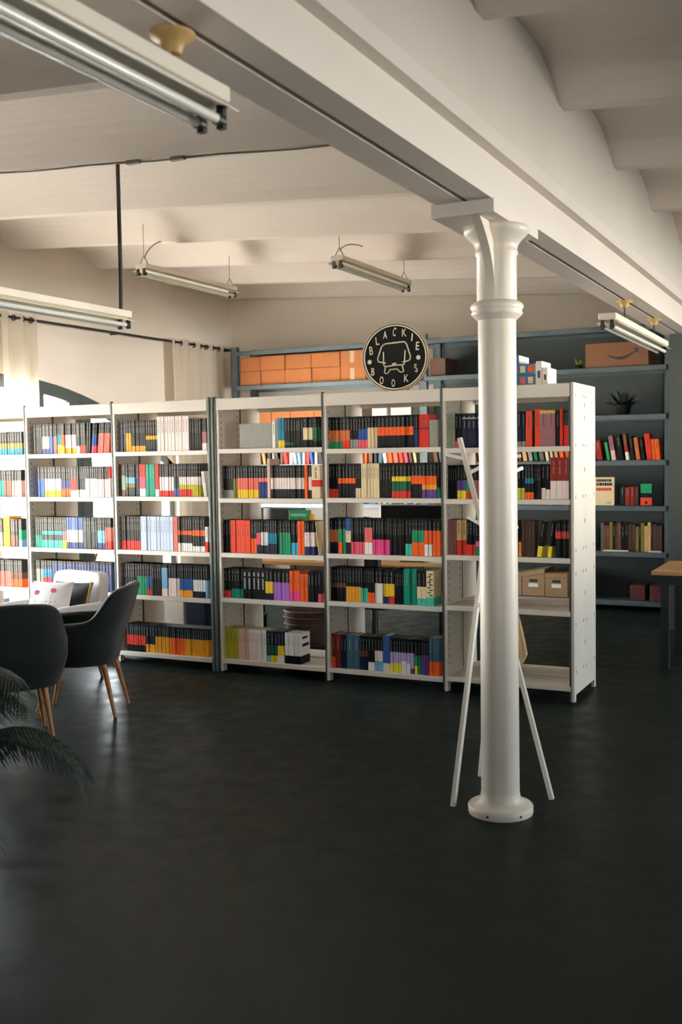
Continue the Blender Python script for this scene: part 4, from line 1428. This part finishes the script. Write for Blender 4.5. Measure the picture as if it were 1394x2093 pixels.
# ------------------------------------------------------------------ fluorescent battens
def batten(lab, x, ya, yb, ztop, hang, reflector=0.08):
    """White twin-tube batten along the room; ztop is the top of its body."""
    L = yb - ya
    t_ = thing('fluorescent_lamp', lab, 'lamp', (x, (ya + yb) / 2, ztop))
    h2 = L / 2
    m = MB(); m.box(-0.06, 0.06, -h2, h2, -0.042, 0, ENAMEL, bev=0.004); m.build('body', t_)
    m = MB()
    r_ = reflector
    for s in (-1, 1):
        for y0_, y1_ in ((-h2 - 0.008, h2 + 0.008),):
            m.face([(s * 0.03, y0_, -0.043), (s * 0.03, y1_, -0.043), (s * r_, y1_, -0.064), (s * r_, y0_, -0.064)], ENAMEL)
            m.face([(s * 0.03, y0_, -0.046), (s * 0.03, y1_, -0.046), (s * r_, y1_, -0.067), (s * r_, y0_, -0.067)], ENAMEL)
            m.face([(s * r_, y0_, -0.067), (s * r_, y1_, -0.067), (s * r_, y1_, -0.064), (s * r_, y0_, -0.064)], ENAMEL)
    m.box(-0.03, 0.03, -h2 - 0.008, h2 + 0.008, -0.047, -0.042, ENAMEL)
    m.build('reflector', t_)
    for s in (-1, 1):
        m = MB(); m.tube([(s * 0.032, -h2 + 0.03, -0.088), (s * 0.032, h2 - 0.03, -0.088)], 0.0135, TUBE, 12); tb = m.build('tube', t_)
        for e_ in (-1, 1):
            m = MB(); m.tube([(s * 0.032, e_ * (h2 - 0.032), -0.088), (s * 0.032, e_ * (h2 - 0.002), -0.088)], 0.0165, DARKP, 12)
            m.box(s * 0.032 - 0.011, s * 0.032 + 0.011, min(e_ * (h2 - 0.014), e_ * (h2 + 0.004)), max(e_ * (h2 - 0.014), e_ * (h2 + 0.004)), -0.11, -0.045, DARKP)
            m.build('lamp_holder', t_)
    if hang == 'hooks':
        for yy, zt in HOOKS[lab]:
            m = MB()
            yl = yy - (ya + yb) / 2
            m.tube([(0, yl, 0), (0, yl, zt - ztop - 0.05)], 0.006, DARKM, 8); m.build('hanger', t_)
            m = MB(); m.lathe([(0.022, -0.052), (0.028, -0.04), (0.034, -0.02), (0.055, -0.012), (0.06, 0.0)], CERAM, 20, at=(0, yl, zt - ztop)); m.build('ceiling_cap', t_)
    if hang == 'rod':
        zt = zl(x) - 0.004
        m = MB(); m.tube([(0, h2 - 0.035, 0), (0, h2 - 0.03, 0.3), (0.004, h2 - 0.035, zt - ztop)], 0.013, DARKP, 10); m.build('rod', t_)
        m = MB(); m.tube([(0, 4.08 - (ya + yb) / 2, 0), (0, 4.08 - (ya + yb) / 2, zt - ztop)], 0.013, DARKP, 10); m.build('rod', t_)
    if hang == 'wires':
        for e_ in (-1, 1):
            yl = e_ * (h2 - 0.05)
            zt = zl(x) + 0.012 - ztop
            m = MB()
            top = (0.0, yl, 0.075)
            m.tube([(-0.05, yl, -0.01), top], 0.004, CORD, 6); m.tube([(0.05, yl, -0.01), top], 0.004, CORD, 6)
            yj = e_ * 0.0
            m.tube([top, (0, yl, zt + RISE * 0.8)], 0.003, CORD, 6)
            m.build('wire_hanger', t_)
        m = MB()
        P = []
        for i in range(11):
            t = i / 10
            P.append((0.0 + 0.02 * t, -h2 + 0.06 + 0.42 * t ** 1.5, 0.05 + (zt - 0.03) * math.sin(t * math.pi / 2)))
        m.tube(P, 0.0055, CORD, 8); m.build('power_cord', t_)
    return t_


L0 = 'white twin-tube lamp hung close under the beam, nearest the camera above'
L0 = 'large twin-tube lamp hung under the beam, cropped by the top corner'
L4 = 'twin-tube lamp hung under the far end of the beam, above the rack'
HOOKS = {L0: [(2.28, 2.772), (0.9, 2.772)], L4: [(7.75, 2.772), (8.95, 2.772)]}
batten(L0, -1.60, 0.3, 2.46, 2.682, 'hooks')
batten(L4, -1.55, 7.17, 9.3, 2.618, 'hooks')
batten('twin-tube lamp on a dark rod, cropped by the frame near the curtain', -4.19, 3.4, 5.38, 2.615, 'rod')
batten('twin-tube lamp on wires, over the unit behind the chair', -5.70, 7.56, 9.06, 3.40, 'wires')
batten('twin-tube lamp on wires, above the round sign', -4.05, 8.12, 9.64, 3.40, 'wires')

# thin cable clipped along a joist
m = MB()
P = [(-6.9 + 0.25 * i, 5.335, zl(-6.9 + 0.25 * i) - 0.008 - 0.004 * math.sin(i * 1.7)) for i in range(22)]
m.tube(P, 0.006, CORD, 6)
cb = tag(m.build('ceiling_cable'), 'thin grey cable clipped along a ceiling joist near the beam', 'cable')
for xx in (-4.05, -3.72):
    m = MB(); m.box(xx - 0.05, xx + 0.05, 5.31, 5.345, zl(xx) - 0.022, zl(xx) + 0.002, CORD, bev=0.004); m.build('junction_clip', cb)

# curtain rod and curtains
RZc, RXc = 3.062, -7.33
m = MB(); m.tube([(RXc, 6.4, RZc), (RXc, 11.62, RZc + 0.01)], 0.014, DARKM, 10)
rod = tag(m.build('curtain_rod'), 'dark curtain rod running along the window wall above the arched window', 'curtain rod')
for yy in (6.6, 9.3, 11.55):
    m = MB(); m.tube([(RXc, yy, RZc), (WX, yy, RZc)], 0.009, DARKM, 8); m.lathe([(0.03, 0), (0.03, 0.004)], DARKM, 12, at=(RXc, yy, RZc - 0.004)); m.build('bracket', rod)


def curtain(lab, y0, y1, waves, ztop, zbot, ph):
    m = MB()
    def fn(u, v):
        y = y0 + (y1 - y0) * u
        a_ = 0.05 * (0.55 + 0.45 * v) * math.sin(u * waves * 2 * math.pi + ph)
        return (RXc + a_ + 0.012 * math.sin(7 * u + 5 * v), y + 0.012 * math.sin(u * waves * 4 * math.pi), ztop + (zbot - ztop) * v)
    m.grid(fn, waves * 12, 10, LINEN)
    o = tag(m.build('curtain'), lab, 'curtain')
    ey = MB()
    for k in range(int(waves * 2)):
        y = y0 + (y1 - y0) * (k + 0.5) / (waves * 2)
        n = 14
        ring = [(RXc + 0.0, y + 0, RZc)]
        P = [(RXc + 0.026 * math.cos(2 * math.pi * j / n), y, RZc + 0.026 * math.sin(2 * math.pi * j / n)) for j in range(n + 1)]
        ey = MB(); ey.tube(P, 0.006, DARKM, 6, caps=False); ey.build('eyelet', o)
    return o


curtain('cream curtain gathered beside the visible half of the arched window', 7.53, 8.0, 2, RZc + 0.05, 0.06, 0.4)
curtain('cream curtain gathered at the rack end of the window wall', 10.26, 11.36, 4, RZc + 0.05, 0.06, 1.2)


# ------------------------------------------------------------------ tub chairs
def tub_chair():
    t_ = thing('tub_chair', '', 'chair')
    PH = R(128)

    def hgt(p):
        a_ = abs(p)
        k = 1 / (1 + math.exp((a_ - R(57)) / R(6.5)))
        return 0.63 - 0.03 * (a_ / PH) + (0.835 - 0.015 * (a_ / R(40)) ** 2 - 0.62) * k

    def at(p, v, off):
        top = hgt(p)
        z = 0.345 + (top - 0.345) * v
        rs = 0.80 + 0.20 * min(1.0, v * 1.6) ** 0.7
        back = max(0.0, math.cos(p)) ** 1.5
        a_, b_ = 0.315 - off, 0.285 - off
        x = a_ * math.copysign(abs(math.sin(p)) ** 0.7, math.sin(p)) * rs
        y = -b_ * math.copysign(abs(math.cos(p)) ** 0.7, math.cos(p)) * rs
        if abs(p) > R(90):
            y *= 1.25
        y -= 0.10 * back * max(0, (z - 0.5)) / 0.34
        return (x, y, z)
    NU, NV = 56, 12
    m = MB()
    m.grid(lambda u, v: at(-PH + 2 * PH * u, v, 0.0), NU, NV, FABD)
    m.grid(lambda u, v: at(-PH + 2 * PH * u, v, 0.05), NU, NV, FABD)

    def rim(u, v):
        p = -PH + 2 * PH * u
        t = math.pi * v
        A, B = Vector(at(p, 1, 0.0)), Vector(at(p, 1, 0.05))
        mid, half = (A + B) / 2, (A - B) / 2
        return mid + half * math.cos(t) + Vector((0, 0, 0.024 * math.sin(t)))
    m.grid(rim, NU, 6, FABD)
    for s in (-1, 1):
        def edge(u, v, s=s):
            t = math.pi * u
            A, B = Vector(at(s * PH, v, 0.0)), Vector(at(s * PH, v, 0.05))
            mid, half = (A + B) / 2, (A - B) / 2
            return mid + half * math.cos(t) + Vector((0, 0.024 * math.sin(t), 0))
        m.grid(edge, 6, NV, FABD)
    m.build('shell', t_)
    m = MB()                                                       # upright seams of the quilted inside
    for k in range(-4, 5):
        p = R(22) * k
        m.tube([at(p, v / 8, 0.0515) for v in range(1, 9)], 0.003, SEAM, 5)
    m.build('seam', t_)
    m = MB()
    prof = [(0.05, 0.325), (0.22, 0.335), (0.262, 0.36), (0.268, 0.42), (0.262, 0.455), (0.23, 0.475), (0.12, 0.483), (0.01, 0.485)]
    m.lathe(prof, FABD, 40)
    m.v = [(x * 1.02, y * (0.93 if y < 0 else 1.08), z) for x, y, z in m.v]
    m.build('seat', t_)
    for sx_, sy_ in ((-1, -1), (1, -1), (-1, 1), (1, 1)):
        m = MB(); m.tube([(sx_ * 0.155, sy_ * 0.175, 0.36), (sx_ * 0.198, sy_ * 0.258, 0.0)], 0.021, OAK, 12, r1=0.012); m.build('leg', t_)
    return t_


ch = tub_chair()
ch.location = (-4.67, 5.45, 0); ch.rotation_euler = (0, 0, R(115.5))
ch['label'] = 'dark grey felt tub chair turned sideways, its raised back before the shelving'
c2 = dup(ch, (-4.56, 4.70, 0), R(48.7), 'dark grey felt tub chair seen from behind, cropped by the frame edge')
ch['group'] = c2['group'] = 'grey tub chairs'


# ------------------------------------------------------------------ white armchair with cushions
A = thing('armchair', 'white upholstered armchair with a rounded back, standing in front of the shelving', 'armchair', (-5.62, 6.18, 0), R(-8))


def soft_box(x0, x1, y0, y1, z0, z1, m_, e=0.22, n=10, lean=0.0):
    """A cushion-like rounded block."""
    b_ = MB()
    cx_, cy_, cz_ = (x0 + x1) / 2, (y0 + y1) / 2, (z0 + z1) / 2
    hx, hy, hz = (x1 - x0) / 2, (y1 - y0) / 2, (z1 - z0) / 2
    sg = lambda v, p: math.copysign(abs(v) ** p, v)
    def fn(u, v):
        a_, b2 = 2 * math.pi * u, math.pi * (v - 0.5)
        x = hx * sg(math.cos(b2), e) * sg(math.cos(a_), e); y = hy * sg(math.cos(b2), e) * sg(math.sin(a_), e); z = hz * sg(math.sin(b2), e)
        return (cx_ + x, cy_ + y + lean * (cz_ + z - z0), cz_ + z)
    b_.grid(fn, n * 4, n * 2, m_)
    return b_


# local axes: the chair faces -Y
soft_box(-0.28, 0.28, 0.20, 0.31, 0.22, 0.80, FABW, lean=0.16).build('backrest', A)
soft_box(-0.28, 0.28, -0.30, 0.24, 0.24, 0.42, FABW).build('seat', A)
for s in (-1, 1):
    m = MB(); m.box(min(s * 0.285, s * 0.335), max(s * 0.285, s * 0.335), -0.45, 0.28, 0.14, 0.585, FABW, bev=0.014); m.build('armrest', A)
    for yy in (-0.34, 0.22):
        m = MB(); m.tube([(s * 0.30, yy, 0.16), (s * 0.315, yy - 0.01 * (1 if yy < 0 else -3), 0.0)], 0.02, OAK, 10, r1=0.014); m.build('leg', A)
m = MB(); m.box(-0.285, 0.285, -0.36, 0.26, 0.15, 0.25, FABW, bev=0.01); m.build('seat_frame', A)


def cushion(name, lab, w_, h_, d_, m_, mtx, e=0.5):
    b_ = MB()
    n = 16
    for side in (-1, 1):
        def fn(u, v, side=side):
            x, z = 2 * u - 1, 2 * v - 1
            bulge = (max(0, 1 - abs(x) ** 2.4) * max(0, 1 - abs(z) ** 2.4)) ** 0.45
            k = 1 - 0.05 * (1 - abs(x)) * abs(z) ** 2 * 0 
            px_ = x * (1 - 0.06 * (1 - z * z)); pz_ = z * (1 - 0.06 * (1 - x * x))
            return (px_ * w_ / 2, side * d_ / 2 * bulge, pz_ * h_ / 2 + h_ / 2)
        b_.grid(fn, n, n, m_)
    o = b_.build(name)
    o.matrix_world = mtx
    return tag(o, lab, 'cushion')


ax, ay, aR = -5.62, 6.18, R(-8)
amat = Matrix.Translation((ax, ay, 0)) @ Matrix.Rotation(aR, 4, 'Z')
pw_ = cushion('printed_cushion', 'white cushion printed with pink flowers, propped in the white armchair', 0.38, 0.34, 0.13, PILW,
              amat @ Matrix.Translation((0.01, -0.035, 0.425)) @ Matrix.Rotation(R(16), 4, 'Z') @ Matrix.Rotation(R(-20), 4, 'X'))
pr = MB()
rn = random.Random(4)


def pil_y(x, z):
    u, v = x / 0.19, (z - 0.17) / 0.17
    return -0.065 * (max(0, 1 - abs(u) ** 2.4) * max(0, 1 - abs(v) ** 2.4)) ** 0.45 - 0.002


for fx, fz in ((-0.09, 0.235), (0.055, 0.255)):
    for k in range(6):
        t = k * math.pi / 3 + 0.3
        cx_, cz_ = fx + 0.014 * math.cos(t), fz + 0.012 * math.sin(t)
        pr.face([(cx_ + 0.012 * math.cos(q), pil_y(cx_, cz_), cz_ + 0.008 * math.sin(q)) for q in [j * math.pi / 3 for j in range(6)]], PINK)
pr.build('printed_flower', pw_)
pr = MB()
for fx, fz in ((-0.09, 0.235), (0.055, 0.255)):
    n = 8
    for k in range(n):
        za, zb = fz - 0.01 - 0.16 * k / n, fz - 0.01 - 0.16 * (k + 1) / n
        xo = fx - 0.02 * k / n
        pr.face([(xo - 0.0015, pil_y(xo, za), za), (xo + 0.0015, pil_y(xo, za), za), (xo - 0.0005, pil_y(xo, zb), zb), (xo - 0.0035, pil_y(xo, zb), zb)], INK)
for row in range(5):
    x = -0.15
    while x < 0.13:
        ww = rn.uniform(0.004, 0.014)
        zz = 0.16 - 0.025 * row + rn.uniform(-0.006, 0.006)
        pr.face([(x, pil_y(x, zz), zz), (x + ww, pil_y(x + ww, zz), zz), (x + ww, pil_y(x + ww, zz), zz + 0.005), (x, pil_y(x, zz), zz + 0.005)], INK)
        x += ww + rn.uniform(0.012, 0.04)
pr.build('printed_stem', pw_)
cd = cushion('dark_cushion', 'dark cushion with a gold edge, tucked behind the printed one in the armchair', 0.38, 0.33, 0.06, DARKP,
             amat @ Matrix.Translation((0.085, 0.09, 0.425)) @ Matrix.Rotation(R(8), 4, 'Z') @ Matrix.Rotation(R(-22), 4, 'X'))
m = MB()
P = [(0.177, -0.008 + 0.0 * i, 0.02 + 0.31 * i / 8) for i in range(9)]
m.tube(P, 0.012, GOLD, 8); m.build('gold_edge', cd)

# ------------------------------------------------------------------ foreground palm
palm = thing('potted_palm', 'dark blurred palm with drooping feathery fronds, cropped at the frame edge', 'plant', (-3.27, 2.84, 0))
m = MB(); m.lathe([(0.13, 0.0), (0.14, 0.01), (0.175, 0.42), (0.185, 0.42), (0.185, 0.46), (0.165, 0.46), (0.16, 0.43), (0.01, 0.43)], POT, 28); m.build('pot', palm)
rn = random.Random(17)
for k in range(26):
    az = R(360) * (k + 0.6 * rn.random()) / 26
    el = R(rn.uniform(38, 80)); L = rn.uniform(0.55, 0.76)
    d_ = Vector((math.cos(az) * math.cos(el), math.sin(az) * math.cos(el), math.sin(el)))
    side = Vector((-math.sin(az), math.cos(az), 0))
    P = Vector((0.02 * math.cos(az), 0.02 * math.sin(az), 0.42)); pts = [P.copy()]
    NS_ = 16
    for i in range(NS_):
        P = P + d_ * (L / NS_); pts.append(P.copy())
        d_ = (d_ + Vector((0, 0, -0.055 - 0.013 * i))).normalized()
    f = MB(); f.tube(pts, 0.006, LEAF, 5, r1=0.0015)
    for i in range(5, NS_ + 1):
        ax_ = (pts[min(i + 1, NS_)] - pts[i - 1]).normalized()
        for s in (-1, 1):
            for h_ in (0.0, 0.33, 0.66):
                q0 = pts[i] - ax_ * (L / NS_) * h_
                ln = 0.20 * (1 - 0.5 * abs(i / NS_ - 0.6)) * rn.uniform(0.85, 1.1)
                dd = (side * s * 0.8 + ax_ * 0.55 + Vector((0, 0, -0.45))).normalized()
                q1 = q0 + dd * ln * 0.5
                q2 = q1 + (dd + Vector((0, 0, -0.7))).normalized() * ln * 0.5
                wv = ax_.cross(Vector((0, 0, 1)).cross(ax_)).normalized() * 0
                wv = ax_ * 0.0048
                f.face([q0 - wv, q0 + wv, q1 + wv, q1 - wv], LEAF); f.face([q1 - wv, q1 + wv, q2], LEAF)
    f.build('frond', palm)

# ------------------------------------------------------------------ coat stand behind the column
S = thing('coat_stand', 'white coat stand of three crossed poles with pegs, behind the column', 'coat stand', (-1.66, 4.93, 0))
o3 = Vector((-1.66, 4.93, 0))
PA = (Vector((-1.738, 4.64, 0)), Vector((-1.634, 5.03, 1.75)))
PB = (Vector((-1.336, 4.93, 0)), Vector((-1.80, 4.95, 1.763)))
PC = (Vector((-1.773, 5.144, 0)), Vector((-1.515, 4.86, 1.70)))


def bar(p, q, w_, m_):
    p, q = Vector(p), Vector(q)
    d = (q - p); L = d.length
    rot = d.to_track_quat('Z', 'Y').to_matrix().to_4x4()
    b_ = MB(); b_.box(-w_ / 2, w_ / 2, -w_ / 2, w_ / 2, 0, L, m_, mtx=Matrix.Translation(p) @ rot, bev=0.0)
    return b_


for P, Q in (PA, PB, PC):
    bar(P - o3, Q - o3, 0.021, WHITEP).build('pole', S)
for (P, Q), t, dv in ((PB, 0.94, (-0.09, -0.03, 0.025)), (PB, 0.755, (-0.067, -0.02, 0.04)), (PB, 0.90, (0.07, 0.05, 0.04)), (PA, 0.94, (0.13, 0.02, 0.025)), (PA, 0.535, (0.07, -0.03, 0.045)),
                      (PA, 0.78, (-0.03, 0.08, 0.03)), (PC, 0.93, (0.05, 0.08, 0.03)), (PC, 0.76, (0.06, 0.06, 0.03))):
    b_ = P.lerp(Q, t) - o3
    bar(b_, b_ + Vector(dv), 0.016, WHITEP).build('peg', S)
bag = thing('tote_bag', 'tan canvas bag hanging from the coat stand, peeping out past the column', 'bag', (-1.585, 5.05, 0.625))
m = MB()
def bagf(u, v):
    t = 2 * math.pi * u
    w_ = 0.10 * (1 - 0.55 * v ** 1.3) * (0.75 + 0.25 * min(1, v * 6))
    d_ = 0.045 * (1 - 0.7 * v)
    return (w_ * math.cos(t) + 0.008 * math.sin(5 * t) * v, d_ * math.sin(t) + 0.004 * math.sin(9 * t), 0.26 * v + 0.012 * math.cos(3 * t) * (1 - v))
m.grid(bagf, 40, 12, TANC)
m.face([bagf(i / 40, 0) for i in range(40)], TANC)
m.build('body', bag)
m = MB(); m.tube([(-0.04, 0, 0.25), (-0.025, 0.0, 0.37), (-0.005, 0.0, 0.42), (0.02, 0, 0.37), (0.04, 0, 0.25)], 0.007, TANC, 8); m.build('strap', bag)
m = MB(); m.box(0.022, 0.046, -0.03, -0.022, 0.21, 0.245, bmat('rd'), bev=0.002); m.build('red_badge', bag)

# ------------------------------------------------------------------ office corner behind the shelving
T = thing('desk', 'light wooden desk behind the shelving, glimpsed under its third shelves', 'desk', (-4.05, 8.55, 0))
m = MB(); m.box(-0.95, 0.95, -0.36, 0.36, 0.71, 0.742, DESKW, bev=0.003); m.build('tabletop', T)
for sx_ in (-1, 1):
    for sy_ in (-1, 1):
        m = MB(); m.box(sx_ * 0.89 - 0.025, sx_ * 0.89 + 0.025, sy_ * 0.31 - 0.025, sy_ * 0.31 + 0.025, 0, 0.71, DARKM); m.build('leg', T)
m = MB(); m.box(-0.86, 0.86, 0.29, 0.31, 0.28, 0.70, DARKM); m.build('modesty_panel', T)


def monitor(lab, x, y, zbase, w_, h_, rz):
    t_ = thing('monitor', lab, 'monitor', (x, y, zbase), R(rz))
    m = MB(); m.box(-w_ / 2, w_ / 2, -0.02, 0.02, 0.14, 0.14 + h_, DARKP, bev=0.006); m.build('housing', t_)
    m = MB(); m.box(-w_ / 2 + 0.012, w_ / 2 - 0.012, 0.0195, 0.0215, 0.155, 0.13 + h_, mat('screen_black', (14, 18, 20), 0.15)); m.build('screen', t_)
    m = MB(); m.box(-0.03, 0.03, -0.035, -0.015, 0.0, 0.3, DARKP); m.box(-0.11, 0.11, -0.09, 0.07, 0.0, 0.012, DARKP, bev=0.003); m.build('stand', t_)
    return t_


monitor('dark monitor seen from behind on the desk, through the post bay', -4.83, 8.5, 0.742, 0.5, 0.33, 168)
monitor('wide dark monitor seen from behind on the desk, through the unit under the sign', -3.55, 8.55, 0.742, 0.6, 0.36, 186)
gb = MB(); gb.box(-4.70, -4.50, 8.36, 8.42, 0.742, 1.195, bmat('gn'), bev=0.004); o = gb.build('green_box')
q = MB(); q.box(-4.68, -4.52, 8.3575, 8.3605, 1.14, 1.165, bmat('aq2')); q.build('printed_band', o)
q = MB(); q.box(-4.496, -4.46, 8.37, 8.41, 0.742, 1.16, bmat('oy')); q.build('yellow_side', o)
tag(o, 'bright green box on the desk, seen above the third shelf beside the monitor', 'box')
for k, (xa, xb, z_, h_, m_) in enumerate(((-4.35, -4.05, 0.742, 0.03, PAPER), (-3.3, -3.13, 0.742, 0.028, PAPER))):
    q = MB()
    for j in range(4):
        q.box(xa + 0.004 * j, xb - 0.005 * (3 - j), 8.22 + 0.004 * j, 8.4, z_ + h_ / 4 * j, z_ + h_ / 4 * (j + 0.9), m_)
    tag(q.build('paper_pile'), ['wide pile of papers on the desk front edge, behind the post bay', 'small pile of papers at the desk end, behind the unit under the sign'][k], 'papers')

OC = thing('office_chair', 'black office chair standing behind the unit under the sign', 'chair', (-3.62, 7.86, 0), R(-8))
soft_box(-0.25, 0.25, -0.24, 0.24, 0.43, 0.52, DARKP, 0.35).build('seat', OC)
soft_box(-0.24, 0.24, -0.30, -0.23, 0.60, 1.20, DARKP, 0.35, lean=-0.08).build('backrest', OC)
m = MB(); m.tube([(0, -0.15, 0.44), (0, -0.30, 0.46), (0, -0.33, 0.7)], 0.02, DARKM, 8); m.build('back_support', OC)
m = MB(); m.tube([(0, 0, 0.12), (0, 0, 0.44)], 0.028, DARKM, 12); m.build('gas_column', OC)
for k in range(5):
    t = 2 * math.pi * k / 5
    m = MB(); m.tube([(0, 0, 0.12), (0.29 * math.cos(t), 0.29 * math.sin(t), 0.075)], 0.022, DARKM, 8, r1=0.014); lg = m.build('base_arm', OC)
    m = MB(); m.tube([(0.29 * math.cos(t) - 0.02 * math.sin(t), 0.29 * math.sin(t) + 0.02 * math.cos(t), 0.028), (0.29 * math.cos(t) + 0.02 * math.sin(t), 0.29 * math.sin(t) - 0.02 * math.cos(t), 0.028)], 0.028, DARKP, 12)
    m.tube([(0.29 * math.cos(t), 0.29 * math.sin(t), 0.03), (0.29 * math.cos(t), 0.29 * math.sin(t), 0.08)], 0.008, DARKM, 6); m.build('caster', lg)

Wk = thing('wicker_basket', 'brown wicker basket on the floor under the desk, behind the bottom shelf', 'basket', (-4.30, 8.0, 0))
m = MB(); m.lathe([(0.17, 0.0), (0.19, 0.02), (0.215, 0.18), (0.225, 0.34), (0.235, 0.35), (0.225, 0.36), (0.205, 0.34), (0.18, 0.03), (0.01, 0.025)], WICK, 32); m.build('body', Wk)
for zz in (0.06, 0.12, 0.18, 0.24, 0.30):
    m = MB(); rr = 0.195 + 0.032 * zz / 0.3 + 0.006
    m.tube([(rr * math.cos(2 * math.pi * j / 28), rr * math.sin(2 * math.pi * j / 28), zz) for j in range(29)], 0.008, WICK, 6, caps=False); m.build('woven_band', Wk)
q = MB(); q.box(-5.25, -4.86, 7.9, 8.2, 0.0, 0.24, bmat('k'), bev=0.004); o = q.build('black_crate')
q = MB(); q.box(-5.26, -4.85, 7.89, 8.21, 0.24, 0.262, bmat('gs'), bev=0.004); q.build('lid', o)
tag(o, 'black crate with a grey lid on the floor behind the bottom shelf, beside the basket', 'crate')
for k, (xa, xb, m_) in enumerate(((-6.1, -5.85, 'gr2'), (-5.82, -5.6, 'nv'), (-6.4, -6.14, 'gr'))):
    carton(xa, xb, 8.3, 8.6, 0.0, 0.32 + 0.03 * k, bmat(m_), ['pale grey carton on the floor behind the unit by the chair', 'navy carton on the floor behind the unit by the chair', 'mid grey carton on the floor behind the unit by the armchair'][k])

# reddish leaves on the sill outside the glass
plant('window_plant', 'plant with a few rust leaves on the window sill, seen through the armchair bay', (-7.55, 8.95, SILL), 7, 0.75, mat('leaf_rust', (150, 92, 70), 0.6, var=0.3), 3, 0.2, 0.09, 0.03, 0.035, (55, 85))

# table with papers at the edge of the picture
T2 = thing('side_table', 'wooden table laden with books and papers, cropped by the frame edge', 'table', (-0.82, 8.62, 0))
m = MB(); m.box(-0.62, 0.8, -0.42, 0.42, 0.735, 0.765, DESKW, bev=0.003); m.build('tabletop', T2)
m = MB(); m.box(-0.58, 0.76, -0.38, 0.38, 0.66, 0.735, DARKM); m.build('apron', T2)
for sx_ in (-0.53, 0.71):
    for sy_ in (-0.33, 0.33):
        m = MB(); m.box(sx_ - 0.03, sx_ + 0.03, sy_ - 0.03, sy_ + 0.03, 0, 0.68, DARKM); m.build('leg', T2)
for k, (x, y, wd, dp, z, h_, st, lab) in enumerate(((-1.12, 8.42, 0.24, 0.17, 0.766, 0.03, 'dr', 'dark red book lying lowest on the cropped table'), (-1.10, 8.43, 0.22, 0.16, 0.798, 0.024, 'dgk', 'dark green book lying on the dark red one, cropped table'),
                                                    (-1.07, 8.44, 0.2, 0.15, 0.824, 0.022, 'sal', 'salmon book lying topmost of the pile on the cropped table'))):
    m = MB(); mt_ = bmat(st)
    m.box(x, x + wd, y, y + dp, z, z + 0.003, mt_); m.box(x, x + wd, y, y + dp, z + h_ - 0.003, z + h_, mt_); m.box(x, x + 0.003, y, y + dp, z, z + h_, mt_)
    o = m.build('book')
    q = MB(); q.box(x + 0.003, x + wd - 0.004, y + 0.003, y + dp - 0.003, z + 0.003, z + h_ - 0.003, PAGE); q.build('page_block', o)
    tag(o, lab, 'book')
m = MB()
m.box(-1.16, -0.92, 8.24, 8.40, 0.766, 0.769, PAPER); m.box(-1.13, -0.9, 8.26, 8.39, 0.769, 0.772, PAPER)
tag(m.build('paper_sheets'), 'white sheets hanging at the front edge of the cropped table', 'paper')
m = MB(); m.box(-0.98, -0.9, 8.62, 8.64, 0.766, 1.0, PAPER); o = m.build('magazine_file'); tag(o, 'white folder standing on the cropped table behind the pile', 'folder')
q = MB(); q.box(-0.985, -0.895, 8.615, 8.62, 0.80, 0.86, bmat('gr')); q.build('paper_label', o)
m = MB(); m.box(-1.62, -1.50, 10.15, 11.8, 0, 2.77, mat('partition_dark_paint', (62, 68, 64), 0.6)); structure(m.build('wall_partition'))
